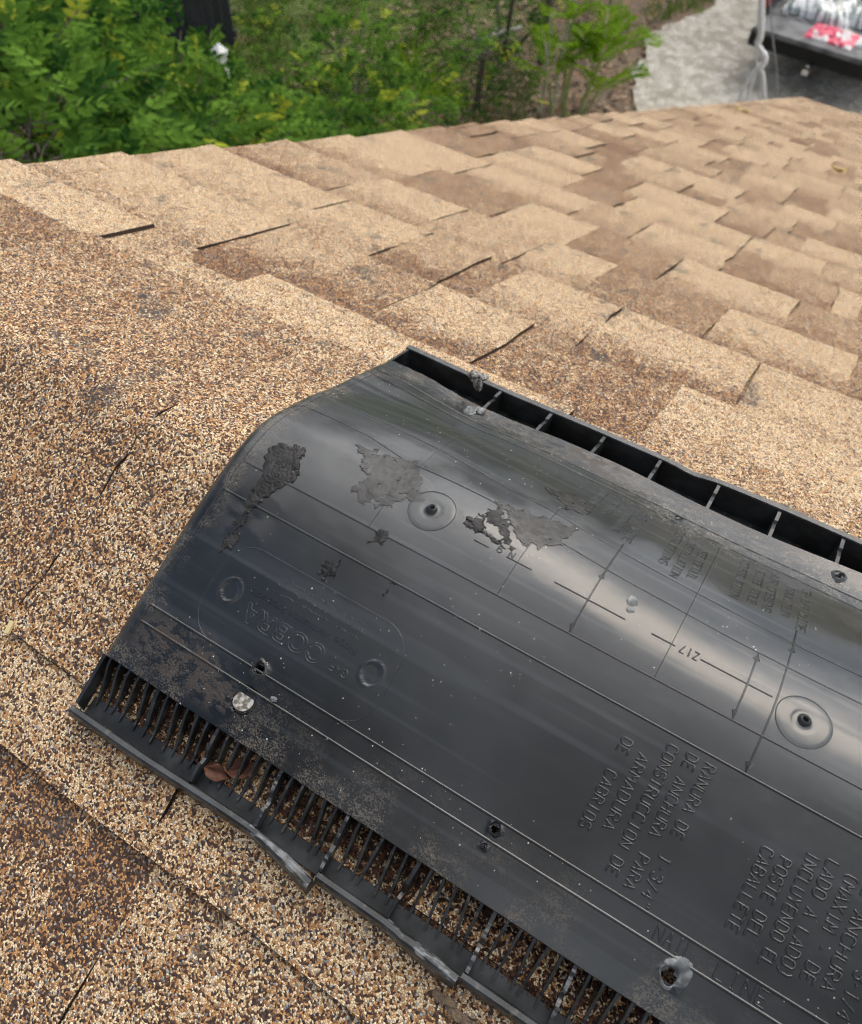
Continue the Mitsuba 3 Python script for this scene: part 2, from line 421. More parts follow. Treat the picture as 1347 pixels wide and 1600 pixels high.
srng = np.random.default_rng(21)
prev = 0.0
for j, b in enumerate(BUTT_R):
    course(1, j, prev, b, -0.90, XR, srng, NEAR_R.get(j), fine=j < 14)
    prev = b
NEAR_L = {
    0: ([(-0.90, -0.60, TAN, 0), (-0.596, -0.2047, TAN - 0.06, 1), (-0.2043, 0.05, TAN - 0.02, 0), (0.055, 0.35, MID, 0)], [(-0.90, 0.4, MID)]),
    1: ([(-0.90, -0.42, MID, 0), (-0.417, -0.193, MID - 0.04, 2), (-0.1926, 0.02, MID + 0.02, 0), (0.023, 0.3, MID - .1, 0)], [(-0.90, 0.4, MID)]),
}
prev = 0.0
for j, b in enumerate(BUTT_L):
    course(-1, j, prev, b, -0.90, XR, srng, NEAR_L.get(j), fine=j < 3)
    prev = b


# --- ridge cap shingles: bent plates over the ridge, from s = -0.176 to 0.2
def cap_piece(x0, x1, s_l, s_r, h, tone, srng, rake=False):
    _seed[0] += 1
    nx, ns = max(4, int((x1 - x0) / 0.03)), 31
    X, Q = np.meshgrid(np.linspace(0, 1, nx), np.linspace(0, 1, ns), indexing='ij')
    s = -s_l + (s_r + s_l) * Q
    x = x0 + (x1 - x0) * X
    if rake:
        x = np.where(X < 1e-6, rake_x(np.abs(s)), x)
    x = x + np.where((X < 1e-6) | (X > 1 - 1e-6), srng.normal(size=x.shape) * 0.0015, 0)
    s = s + np.where((Q < 1e-6) | (Q > 1 - 1e-6), srng.normal(size=x.shape) * 0.0013, 0)
    y = s * CA
    hh = h + 0.0009 * (meshkit.noise(np.stack([x * 30, y * 30, x * 0], -1), 4) - 0.5) * 2
    hh = hh - 0.0030 * X * (1 if not rake else 1)
    nrm_y = np.sin(AL) * np.tanh(y / 0.012)
    top = np.stack([x, y + hh * nrm_y, roofz(y) + hh], -1)
    bot = top - np.array([0, 0, 0.0034])
    idx = np.arange(nx * ns).reshape(nx, ns)
    a, b, c, d = idx[:-1, :-1].ravel(), idx[1:, :-1].ravel(), idx[1:, 1:].ravel(), idx[:-1, 1:].ravel()
    V, F = [top.reshape(-1, 3)], [np.vstack([np.stack([a, b, c], 1), np.stack([a, c, d], 1)])]
    UV = [np.stack([np.full(nx * ns, _seed[0] % 400 + tone), np.full(nx * ns, 0.5)], 1)]
    base = nx * ns
    for L in (idx[0, :], idx[-1, :], idx[:, 0], idx[:, -1]):
        t, bo = top.reshape(-1, 3)[L], bot.reshape(-1, 3)[L]
        n = len(L)
        V += [t, bo]
        UV.append(np.stack([np.full(2 * n, _seed[0] % 400 + 0.975), np.full(2 * n, 0.5)], 1))
        k = np.arange(n - 1)
        F.append(np.vstack([np.stack([base + k, base + k + 1, base + n + k + 1], 1), np.stack([base + k, base + n + k + 1, base + n + k], 1)]))
        base += 2 * n
    return np.vstack(V), np.vstack(F), np.vstack(UV)


caps = []
crng = np.random.default_rng(8)
edges = [-0.90, -0.655, -0.367, -0.05, 0.27, 0.6, 0.93, 1.26, 1.6, 1.93, 2.26, 2.6, 2.93, XR]
for i in range(len(edges) - 1):
    caps.append(cap_piece(edges[i] if i else -0.88, edges[i + 1] - (0.0026 if i == 1 else 0.0004), 0.176 + crng.uniform(-0.002, 0.002), (0.200 if i < 1 else 0.206 + crng.uniform(-0.003, 0.003)),
                          0.0022, [MID - 0.24, MID - 0.12, TAN - 0.16, MID][i % 4], crng, rake=i == 0))
for V, F, UV in caps:
    put('ridge_cap_shingle', (V, F), 'm_shingle', house, uv=UV)


# the ones that show largest become parts, the rest one part
def shown(pc):
    side, j, a, b, up, (V, F, UV) = pc
    ctr = V.mean(0)
    v = ctr - CAM
    z = v @ FWD
    if z < 0.05:
        return 0
    rt = np.cross(DOWN, FWD)
    u, w = (v @ rt) / z * 1296, (v @ DOWN) / z * 1296
    if abs(u) > 760 or abs(w) > 860:
        return 0
    nrm = np.array([0, side * SA, CA])
    return (b - a) * 0.15 / z ** 2 * max(0.02, -(v @ nrm) / np.linalg.norm(v))


order = sorted(range(len(pieces)), key=lambda i: -shown(pieces[i]))
pick = set(order[:298])
restV, restF, restU, off = [], [], [], 0
for i in order:
    V, F, UV = pieces[i][5]
    if i in pick and shown(pieces[i]) > 0:
        put('shingle', (V, F), 'm_shingle', house, uv=UV)
    else:
        restV.append(V); restF.append(F + off); restU.append(UV); off += len(V)
put('shingle_field', (np.vstack(restV), np.vstack(restF)), 'm_shingle', house, uv=np.vstack(restU), kind='stuff')

# ------------------------------------------------------------------ the ridge vent
vent = thing('ridge_vent', 'long black plastic ridge vent lying loose on the shingles, scuffed and smeared with tar', 'roof vent')
Y0 = 0.0115
DX = np.array([-0.30, -0.26, -0.20, -0.10, 0.0, 0.10, 0.40, 1.0])
DENT = {-0.20: [0] * 8, -0.02: [0] * 8, 0.045: [.000, .001, .003, .003, -.002, -.004, -.002, 0], 0.100: [-.002, -.003, .001, .001, -.005, -.006, -.003, 0],
        0.140: [-.001, -.002, -.0065, -.005, -.009, -.010, -.006, 0], 0.1715: [0, 0, -.004, -.001, -.006, .000, 0, 0], 0.26: [0, 0, 0, 0, 0, 0, 0, 0]}
from scipy.interpolate import RegularGridInterpolator, RectBivariateSpline
_ys = np.array(sorted(DENT))
_spl = RectBivariateSpline(DX, _ys, np.array([DENT[k] for k in _ys]).T, kx=3, ky=3, s=0)


def vz(x, y):
    x, y = np.asarray(x, float), np.asarray(y, float)
    z = 0.0435 - 0.488 * np.sqrt((y - Y0) ** 2 + 0.0016)
    z = z + _spl.ev(np.clip(x, -0.30, 1), np.clip(y, -0.2, 0.26)) * smooth01(-0.035, 0.03, y)
    w = meshkit.fbm(np.stack([x * 16, y * 22, x * 0], -1), 2, 5) - 0.5
    z = z + w * 0.0062 * smooth01(-0.03, 0.06, y) * (0.35 + 0.65 * smooth01(0.02, -0.16, x)) + w * 0.0005
    z = z - 0.0045 * np.clip((-0.2805 - x) / 0.0075, 0, 1.2) ** 2
    return z


def onv(x, y, h):
    return np.stack([x, y, vz(x, y) + h], -1)


X0, X1, YN, YF = -0.288, 0.93, -0.1484, 0.1715
HOLES = [(-0.1919, -0.1111, 0.0030, 0.6), (-0.0287, -0.1167, 0.0026, 0.2), (-0.0294, -0.1265, 0.0013, 0.4), (0.0782, -0.1307, 0.0040, 0.3), (0.0885, 0.1600, 0.0030, 0.1), (-0.0225, 0.1400, 0.0024, 0.5)]


def hole_profile(X, Y):
    dz = np.zeros_like(X)
    inside = np.zeros_like(X, bool)
    for i, (hx, hy, r, el) in enumerate(HOLES):
        dx, dy = X - hx, Y - hy
        an = np.arctan2(dy, dx)
        rr = np.hypot(dx * (1 - 0.3 * el), dy) / (r * (1 + 0.18 * np.sin(3 * an + i) + 0.10 * np.sin(7 * an + 2 * i)))
        inside |= rr < 1
        dz += 0.0012 * np.exp(-((rr - 1.0) / 0.45) ** 2) * (0.6 + 0.5 * np.sin(2 * an + i))
    return dz, inside


def panel():
    xs = np.concatenate([np.linspace(X0, -0.272, 22), np.arange(-0.271, 0.175, 0.00105), np.linspace(0.176, X1, 120)])
    ys = np.arange(YN, YF + 1e-6, (YF - YN) / 300)
    X, Y = np.meshgrid(xs, ys, indexing='ij')
    # frayed far edge at the left end
    fray = 0.004 * (meshkit.fbm(np.stack([xs * 120, xs * 0, xs * 0], -1), 3, 2) - 0.2) * smooth01(-0.15, -0.2, xs)
    Y = Y - np.clip((Y - 0.160) / 0.0115, 0, 1) * fray[:, None]
    wob = 0.0006 * (meshkit.fbm(np.stack([xs * 60, xs * 0, xs * 0 + 4], -1), 3, 2) - 0.5)
    Y = Y + np.clip((-0.140 - Y) / 0.008, 0, 1) * wob[:, None]
    dz, inside = hole_profile(X, Y)
    # sunk disc round the nail head, domed bosses, fine ridged ejector rings
    Z = vz(X, Y) + dz
    rr = np.hypot(X + 0.1900, Y + 0.1285)
    Z -= 0.0016 * (1 - smooth01(0.0074, 0.0082, rr))
    for bx, by in ((-0.1512, 0.0160), (0.0861, 0.0060), (0.3235, 0.0110), (0.5609, 0.0110)):
        rr = np.hypot(X - bx, Y - by)
        Z += 0.0003 * (1 - smooth01(0.0130, 0.0150, rr)) - 0.0004 * np.exp(-((rr - 0.0052) / 0.0014) ** 2)
    for bx, by in ((-0.2350, -0.0828), (-0.1305, -0.0830)):
        rr = np.hypot(X - bx, Y - by)
        Z += 0.0008 * np.exp(-((rr - 0.0066) / 0.0006) ** 2) - 0.0005 * (1 - smooth01(0.0058, 0.0066, rr))
    nx, ny = X.shape
    idx = np.arange(nx * ny).reshape(nx, ny)
    q = np.stack([idx[:-1, :-1], idx[1:, :-1], idx[1:, 1:], idx[:-1, 1:]], -1).reshape(-1, 4)
    bad = inside[:-1, :-1] & inside[1:, :-1] & inside[1:, 1:] & inside[:-1, 1:]
    q = q[~bad.ravel()]
    top = np.stack([X, Y, Z], -1).reshape(-1, 3)
    # underside, 1.8 mm below, and the rim that joins them
    e = np.vstack([q[:, [0, 1]], q[:, [1, 2]], q[:, [2, 3]], q[:, [3, 0]]])
    es = np.sort(e, 1)
    _, first, cnt = np.unique(es[:, 0].astype(np.int64) * len(top) + es[:, 1], return_index=True, return_counts=True)
    rim = e[first[cnt == 1]]
    n = len(top)
    bot = top - np.array([0, 0, 0.0020])
    rimq = np.stack([rim[:, 1], rim[:, 0], rim[:, 0] + n, rim[:, 1] + n], 1)
    V = np.vstack([top, bot])
    Q = np.vstack([q, q[:, ::-1] + n, rimq])
    F = np.vstack([Q[:, [0, 1, 2]], Q[:, [0, 2, 3]]])
    return trimesh.Trimesh(V, F, process=False)


tp = put('top_panel', panel(), 'm_vent', vent, smooth=40)


def strip(path_xy, r, h=0.0, sides=6, step=0.003):
    p = np.asarray(path_xy, float)
    out = [p[:1]]
    for a, b in zip(p[:-1], p[1:]):
        n = max(1, int(np.hypot(*(b - a)) / step))
        out.append(a + (b - a) * (np.arange(1, n + 1) / n)[:, None])
    p = np.vstack(out)
    return tube(onv(p[:, 0], p[:, 1], h), r, sides)


XE = XE0 = X1 - 0.004
LA = [(-0.277, .076), (-0.225, .072), (-0.189, .070), (-0.14, .067), (-0.04, .061), (0.07, .0585), (XE0, .057)]
LB = [(-0.277, .051), (-0.22, .0500), (-0.189, .0445), (-0.128, .0440), (-0.04, .0385), (0.05, .0362), (XE0, .036)]
for nm, y, r, h in (('rib', -0.0340, 0.00085, 0.0), ('rib', -0.1120, 0.00095, 0.0001), ('rib', -0.1225, 0.00095, 0.0001), ('rib', 0.1355, 0.0007, 0.0), ('rib', 0.1460, 0.0007, 0.0),
                    ('score_line', -0.0130, 0.00065, 0.0)):
    put(nm, strip([(-0.277, y), (XE, y)], r, h), 'm_vent', tp, smooth=True)
for L in (LA, LB):
    put('score_line', strip(L, 0.00045), 'm_vent', tp, smooth=True)
# flange line and thin cross marks
put('score_line', strip([(-0.2776, YN + 0.003), (-0.2776, YF - 0.004)], 0.0005), 'm_vent', tp, smooth=True)
for xx in (-0.1790, -0.0890, 0.0090, 0.1260):
    put('score_line', strip([(xx, -0.012), (xx + 0.002, 0.134)], 0.00028), 'm_vent', tp, smooth=True)


def arrow(x, ya, yb, tail):
    ms = [strip([(x, ya), (x, yb)], 0.00055)]
    for yt, sgn in ((ya, 1), (yb, -1)):
        ms.append(strip([(x - 0.0017, yt + sgn * 0.0050), (x, yt), (x + 0.0017, yt + sgn * 0.0050), (x - 0.0017, yt + sgn * 0.0050)], 0.00045))
    if tail:
        ms.append(strip([(x, yb), (x, tail)], 0.00065))
    return cat(ms)


put('arrow_mark', arrow(-0.0425, -0.0125, 0.0350, 0.0700), 'm_vent', tp, smooth=True)
put('arrow_mark', arrow(0.0535, -0.0125, 0.0350, None), 'm_vent', tp, smooth=True)
put('arrow_mark', arrow(0.0700, -0.0330, 0.0560, 0.0720), 'm_vent', tp, smooth=True)
for a, b in ((-0.0642, -0.0190), (-0.0028, 0.0115), (0.0264, 0.0676), (-0.0960, -0.0790), (-0.118, -0.108)):
    put('index_mark', strip([(a, 0.0105), (b, 0.0105)], 0.0006), 'm_vent', tp, smooth=True)

# outline of the stamp and its rings
bx = sg.box(-0.2490, -0.1118, -0.1175, -0.0545).buffer(-0.020).buffer(0.020)
put('stamp_outline', strip(np.array(bx.exterior.coords), 0.00030), 'm_vent', tp, smooth=True)


def ring(cx, cy, r, rad, h=0.0, a0=0, a1=2 * math.pi, n=48):
    a = np.linspace(a0, a1, n)
    return tube(onv(cx + r * np.cos(a), cy + r * np.sin(a), h), rad, 6)


def boss(cx, cy):
    prof = [(0.0062, -0.0006), (0.0050, -0.0004), (0.0036, 0.0002), (0.0030, 0.0016), (0.0026, 0.0026), (0.0018, 0.0029), (0.0012, 0.0022), (0.0008, 0.0008)]
    a = np.linspace(0, 2 * np.pi, 29)[:-1]
    V = np.array([[cx + r * c, cy + r * s, vz(cx, cy) + h] for r, h in prof for c, s in zip(np.cos(a), np.sin(a))])
    n = len(a)
    F = []
    for i in range(len(prof) - 1):
        for k in range(n):
            F.append([i * n + k, i * n + (k + 1) % n, (i + 1) * n + (k + 1) % n, (i + 1) * n + k])
    F = np.array(F)
    return trimesh.Trimesh(V, np.vstack([F[:, [0, 1, 2]], F[:, [0, 2, 3]]]), process=False)


for cx, cy in ((-0.1512, 0.0160), (0.0861, 0.0060), (0.3235, 0.0110), (0.5609, 0.0110)):
    b = put('boss', boss(cx, cy), 'm_vent', vent, smooth=50)
    put('groove', ring(cx, cy, 0.0148, 0.00034), 'm_black', b, smooth=True)


# --- raised lettering: single-stroke letters on a 4 x 6 grid, as cut into a mould
GLYPH = {
 'A': ['0,0 2,6 4,0', '0.8,2.2 3.2,2.2'], 'B': ['0,0 0,6 3,6 4,5 4,4 3,3.2 0,3.2', '3,3.2 4,2.4 4,1 3,0 0,0'], 'C': ['4,5 3,6 1,6 0,5 0,1 1,0 3,0 4,1'],
 'D': ['0,0 0,6 2.6,6 4,4.6 4,1.4 2.6,0 0,0'], 'E': ['4,0 0,0 0,6 4,6', '0,3.1 3,3.1'], 'F': ['0,0 0,6 4,6', '0,3.1 3,3.1'], 'G': ['4,5 3,6 1,6 0,5 0,1 1,0 3,0 4,1 4,2.8 2.4,2.8'],
 'H': ['0,0 0,6', '4,0 4,6', '0,3 4,3'], 'I': ['2,0 2,6', '1.2,0 2.8,0', '1.2,6 2.8,6'], 'J': ['3.5,6 3.5,1 2.5,0 1,0 0,1'], 'L': ['0,6 0,0 3.8,0'], 'M': ['0,0 0,6 2,2.6 4,6 4,0'], 'N': ['0,0 0,6 4,0 4,6'],
 'O': ['1,0 0,1 0,5 1,6 3,6 4,5 4,1 3,0 1,0'], 'P': ['0,0 0,6 3,6 4,5 4,4 3,3 0,3'], 'R': ['0,0 0,6 3,6 4,5 4,4 3,3 0,3', '1.8,3 4,0'], 'S': ['0,1 1,0 3,0 4,1 4,2.2 3,3 1,3.2 0,4 0,5 1,6 3,6 4,5'],
 'T': ['2,0 2,6', '0,6 4,6'], 'U': ['0,6 0,1 1,0 3,0 4,1 4,6'], 'V': ['0,6 2,0 4,6'], 'W': ['0,6 1,0 2,4 3,0 4,6'], 'X': ['0,0 4,6', '0,6 4,0'], 'Y': ['0,6 2,3 4,6', '2,3 2,0'], 'Z': ['0,6 4,6 0,0 4,0'],
 '1': ['1.2,5 2,6 2,0', '1.2,0 2.8,0'], '2': ['0,5 1,6 3,6 4,5 4,4 0,0 4,0'], '3': ['0,5 1,6 3,6 4,5 4,4 3,3.2 1.8,3.2', '3,3.2 4,2.4 4,1 3,0 1,0 0,1'], '4': ['3,0 3,6 0,2 4,2'], '7': ['0,6 4,6 1.4,0'],
 '9': ['4,3.6 3,2.8 1,2.8 0,3.8 0,5 1,6 3,6 4,5 4,1.4 3,0 1,0'], '/': ['0.4,-0.4 3.6,6.4'], '-': ['1,3 3,3'], '(': ['3,6.6 1.6,5 1.6,1 3,-0.6'], ')': ['1,6.6 2.4,5 2.4,1 1,-0.6'], '"': ['1.2,6.2 1.2,4.8', '2.8,6.2 2.8,4.8'], '.': ['1.8,0 2.2,0'], ' ': []}


def strokes(text, x, y, length, height, mode, r=0.00066, h=0.00012):
    n = len(text)
    adv = length / (n * 5.6 - 1.6)
    ms = []
    for i, ch in enumerate(text):
        for line in GLYPH[ch]:
            q = np.array([[float(v) for v in pt.split(',')] for pt in line.split()])
            u, t = (i * 5.6 + q[:, 0]) * adv, q[:, 1] * height / 6
            xy = {'down': (x + t, y - u), 'fwd': (x + u, y + t), 'back': (x - u, y - t)}[mode]
            ms.append(strip(np.stack(xy, 1), r, h, sides=6, step=0.0012))
    return cat(ms)


def lettering(text, x, y, length, height, mode, r=0.0007, bold=False):
    """mode 'down': reads towards -y, tops towards +x; 'fwd': reads +x, tops +y; 'back': reads -x, tops -y.  (x, y): start of the base line"""
    m = meshkit.text_mesh(text, height, 0.0011, bold)
    m = m.subdivide_to_size(0.004)if length > 0.03 else m
    v = m.vertices.copy()
    w = v[:, 0].max() - v[:, 0].min()
    u = (v[:, 0] - v[:, 0].min()) * (length / w)
    t = v[:, 1]
    if mode == 'down':
        px, py = x + t, y - u
    elif mode == 'fwd':
        px, py = x + u, y + t
    else:
        px, py = x - u, y - t
    m.vertices = onv(px, py, v[:, 2] - 0.0006)
    return m


TXT = [("RANURA DE  1-3/4\"", 0.0505, -0.0385, 0.0725), ("DE ANCHURA  PARA", 0.0408, -0.0382, 0.0690), ("CONSTRUCCION DE", 0.0303, -0.0390, 0.0668), ("ARMADURA", 0.0190, -0.0500, 0.0390), ("DE  CABRIOS", 0.0082, -0.0470, 0.0470),
       ("RANURA DE  3-1/4\"", 0.1500, -0.0385, 0.0725), ("DE ANCHURA", 0.1395, -0.0480, 0.0520), ("(MAXIM - DE", 0.1302, -0.0505, 0.0510), ("LADO A LADO)", 0.1202, -0.0500, 0.0548), ("INCLUYENDO EL", 0.1112, -0.0510, 0.0545), ("POSTE DEL", 0.1005, -0.0595, 0.0388), ("CABALLETE", 0.0915, -0.0595, 0.0400)]
for t, x, y, L in TXT:
    put('lettering', strokes(t, x, y, L, 0.0060, 'down'), 'm_vent', tp, smooth=True)
TXT2 = [("CONSTRUCTION", -0.0775, 0.1270, 0.0480), ("TRUSS", -0.0660, 0.1190, 0.0260), ("AIR OPENING", -0.0545, 0.1290, 0.0500), ("1-3/4 WIDE", -0.0450, 0.1270, 0.0530),
        ("INSTRUCTIONS", -0.0190, 0.1270, 0.0560), ("INSTALLATION", -0.0095, 0.1190, 0.0550), ("SEE DETAIL", 0.0000, 0.1120, 0.0420),
        ("CONSTRUCTION", 0.0270, 0.1290, 0.0550), ("RIDGE POLE", 0.0380, 0.1240, 0.0460), ("AIR OPENING", 0.0475, 0.1290, 0.0520), ("MAXIMUM", 0.0585, 0.1210, 0.0390), ("3-1/4 WIDE", 0.0690, 0.1270, 0.0530)]
for t, x, y, L in TXT2:
    put('lettering', strokes(t, x, y, L, 0.0055, 'down', 0.00038), 'm_vent', tp, smooth=True)
put('lettering', strokes("NAIL", 0.0640, -0.1208, 0.020, 0.0072, 'fwd', 0.00045), 'm_vent', tp, smooth=True)
put('lettering', strokes("LINE", 0.0960, -0.1208, 0.026, 0.0072, 'fwd', 0.00045), 'm_vent', tp, smooth=True)
put('lettering', strokes("Z17", 0.0250, 0.0135, 0.0105, 0.0052, 'back', 0.00045), 'm_vent', tp, smooth=True)
put('lettering', strokes("N 9", -0.0925, 0.0155, 0.0105, 0.0048, 'back', 0.00045), 'm_vent', tp, smooth=True)
put('lettering', lettering("Ridge Ventilation Products", -0.1445, -0.0755, 0.078, 0.0036, 'back'), 'm_vent', tp, smooth=30)
put('lettering', strokes("GAF", -0.1430, -0.0880, 0.0120, 0.0042, 'back', 0.00045), 'm_vent', tp, smooth=True)
# the big word of the stamp: outlines only, worn almost flat
big = meshkit.text_mesh("COBRA", 0.0100, 0.001, True)
v = big.vertices
secs = shapely.union_all([sg.Polygon(v[f][:, :2]).buffer(1e-6) for f in big.faces[np.abs(big.face_normals[:, 2]) > 0.9]]).simplify(0.00012)
w = v[:, 0].max()
ms = []
for g in getattr(secs, 'geoms', [secs]):
    for rg in [g.exterior, *g.interiors]:
        c = np.array(rg.coords)
        if len(c) > 3:
            ms.append(strip(np.stack([-0.1600 - c[:, 0] * (0.0600 / w), -0.0835 - c[:, 1]], 1), 0.00036, step=0.002))
put('lettering', cat(ms), 'm_vent', tp, smooth=True)
# worn, no longer readable lines of small print
prng = np.random.default_rng(3)
ms = []
for xa, xb in ((-0.1480, -0.1640), (-0.1710, -0.1900), (-0.1930, -0.2090)):
    for yy in (-0.0625, -0.0665, -0.0705):
        x = xa
        while x > xb:
            for _ in range(2):
                a = prng.uniform(0, math.pi)
                l = prng.uniform(0.0005, 0.0011)
                cx, cy = x + prng.normal() * 0.0003, yy + prng.normal() * 0.0004
                ms.append(strip([(cx - l * math.cos(a), cy - l * math.sin(a)), (cx + l * math.cos(a), cy + l * math.sin(a))], 0.00026, sides=5))
            x -= prng.uniform(0.0016, 0.0023)
put('worn_print', cat(ms), 'm_vent', tp, smooth=True)


# --- tar residue patches
def patch(poly, seed, h=0.0003, rag=0.006, step=0.0005, freq=230, bsdf='m_tar', name='tar_residue'):
    P = sg.Polygon(poly).buffer(0)
    x0, y0, x1, y1 = P.buffer(rag).bounds
    xs, ys = np.arange(x0, x1, step), np.arange(y0, y1, step)
    X, Y = np.meshgrid(xs, ys, indexing='ij')
    pts = shapely.points(X.ravel(), Y.ravel())
    ins = shapely.contains(P, pts)
    ds = shapely.distance(P.exterior, pts)
    sd = np.where(ins, ds, -ds).reshape(X.shape)
    nz = meshkit.fbm(np.stack([X * freq, Y * freq, X * 0 + seed], -1), 5, seed) - 0.5
    sd = sd + nz * 2 * rag + (meshkit.fbm(np.stack([X * 1100, Y * 1100, X * 0 + seed], -1), 3, seed + 7) - 0.5) * 0.0045
    holes = meshkit.fbm(np.stack([X * freq * 1.6, Y * freq * 1.6, X * 0 + seed + 9], -1), 3, seed + 4)
    m = (sd > 0) & (holes < 0.86)
    hz = (np.clip(sd * 0.2, 0, 0.00035) + 0.0007 * np.clip(nz, 0, 1)) * (h / 0.0007)
    q = m[:-1, :-1] & m[1:, :-1] & m[1:, 1:] & m[:-1, 1:]
    idx = np.arange(X.size).reshape(X.shape)
    Q = np.stack([idx[:-1, :-1], idx[1:, :-1], idx[1:, 1:], idx[:-1, 1:]], -1)[q]
    top = onv(X.ravel(), Y.ravel(), 0) + np.stack([0 * hz, 0 * hz, hz + 0.0003], -1).reshape(-1, 3)
    e = np.vstack([Q[:, [0, 1]], Q[:, [1, 2]], Q[:, [2, 3]], Q[:, [3, 0]]])
    es = np.sort(e, 1)
    _, first, cnt = np.unique(es[:, 0].astype(np.int64) * X.size + es[:, 1], return_index=True, return_counts=True)
    rim = e[first[cnt == 1]]
    bot = onv(X.ravel(), Y.ravel(), -0.0004)
    n = X.size
    rq = np.stack([rim[:, 1], rim[:, 0], rim[:, 0] + n, rim[:, 1] + n], 1)
    QQ = np.vstack([Q, rq])
    mesh = trimesh.Trimesh(np.vstack([top, bot]), np.vstack([QQ[:, [0, 1, 2]], QQ[:, [0, 2, 3]]]), process=False)
    if len(Q) < 4:
        print('empty patch', seed)
        return
    mesh.remove_unreferenced_vertices()
    put(name, mesh, bsdf, vent, smooth=35)


patch([(-0.2643, 0.0080), (-0.2471, 0.0130), (-0.2420, 0.0032), (-0.2384, -0.0129), (-0.2480, -0.0240), (-0.2540, -0.038), (-0.2470, -0.060), (-0.2550, -0.069), (-0.2560, -0.040), (-0.2600, -0.026), (-0.2624, -0.0152), (-0.2682, 0.0028)], 3, 0.0009, 0.005)
patch([(-0.2215, 0.0374), (-0.2043, 0.0400), (-0.1774, 0.0480), (-0.1710, 0.0350), (-0.1640, 0.0240), (-0.1850, 0.0080), (-0.2056, 0.0006), (-0.2019, 0.0166)], 5, 0.0004, 0.006, bsdf='m_film')
patch([(-0.2000, 0.0050), (-0.1800, 0.0160), (-0.1640, 0.0260), (-0.1560, 0.0200), (-0.1700, 0.0100), (-0.1900, -0.0020)], 25, 0.0002, 0.006, bsdf='m_film')
patch([(-0.1294, 0.0218), (-0.1260, 0.0270), (-0.1143, 0.0231), (-0.1203, 0.0138)], 7, 0.0012, 0.003)
patch([(-0.1340, 0.0190), (-0.1270, 0.0200), (-0.1130, 0.0200), (-0.0990, 0.0150), (-0.1000, 0.0130), (-0.1150, 0.0160), (-0.1290, 0.0160)], 8, 0.0008, 0.002)
patch([(-0.1210, 0.0460), (-0.1054, 0.0520), (-0.0850, 0.0560), (-0.0700, 0.0600), (-0.0740, 0.0350), (-0.0919, 0.0220), (-0.1059, 0.0340)], 9, 0.0004, 0.006, bsdf='m_film')
patch([(-0.1250, 0.0280), (-0.1180, 0.0420), (-0.1060, 0.0350), (-0.0960, 0.0180), (-0.1000, 0.0150), (-0.1120, 0.0260)], 29, 0.0004, 0.005)
patch([(-0.1930, -0.0421), (-0.1830, -0.0393), (-0.1794, -0.0480), (-0.1872, -0.0539)], 11, 0.0011, 0.005, freq=420)
patch([(-0.1725, -0.0114), (-0.1666, -0.0096), (-0.1649, -0.0173), (-0.1725, -0.0210)], 13, 0.0008, 0.004)
patch([(-0.1475, -0.0330), (-0.1420, -0.0325), (-0.1415, -0.0350), (-0.1470, -0.0360)], 14, 0.0008, 0.002)
patch([(-0.1475, -0.0390), (-0.1455, -0.0385), (-0.1475, -0.0450), (-0.1495, -0.0440)], 15, 0.0006, 0.001)
patch([(-0.105, 0.086), (-0.085, 0.100), (-0.070, 0.088), (-0.084, 0.074)], 16, 0.0004, 0.007, bsdf='m_film')

# --- torn plastic round the nail holes, nail heads
def crumple(cx, cy, cz, r, seed, sx=1, sy=1, sz=1):
    m = trimesh.creation.icosphere(3, 1.0)
    n = meshkit.fbm(m.vertices * 1.6 + seed, 3, seed) - 0.5
    n2 = meshkit.noise(m.vertices * 4 + seed, seed + 3) - 0.5
    m.vertices = m.vertices * (1 + 1.1 * n + 0.4 * n2)[:, None] * np.array([sx, sy, sz]) * r + np.array([cx, cy, cz])
    return m


def torn_rim(hx, hy, r, seed, wide):
    a = np.linspace(0, 2 * np.pi, 61)[:-1]
    rr = np.random.default_rng(seed)
    k = meshkit.fbm(np.stack([np.cos(a) * 2, np.sin(a) * 2, a * 0 + seed], -1), 3, seed)
    rings = []
    for f, h in ((1.0, -0.0008), (1.05, 0.0012), (1.3, 0.0019), (1.0 + wide * 0.6, 0.0013), (1.0 + wide, 0.0002)):
        lop = (0.25 + 0.95 * np.clip(np.cos(a - 0.9), 0, 1) ** 0.6) if wide > 1.2 else 1.0
        R = r * (1 + (f - 1) * lop * (0.75 + 0.5 * k)) * (1 + 0.10 * np.sin(3 * a + seed))
        x, y = hx + R * np.cos(a), hy + R * np.sin(a)
        rings.append(onv(x, y, h * (0.5 + k) ))
    V = np.vstack(rings)
    n = 60
    Q = np.array([[i * n + j, i * n + (j + 1) % n, (i + 1) * n + (j + 1) % n, (i + 1) * n + j] for i in range(len(rings) - 1) for j in range(n)])
    return trimesh.Trimesh(V, np.vstack([Q[:, [0, 2, 1]], Q[:, [0, 3, 2]]]), process=False)


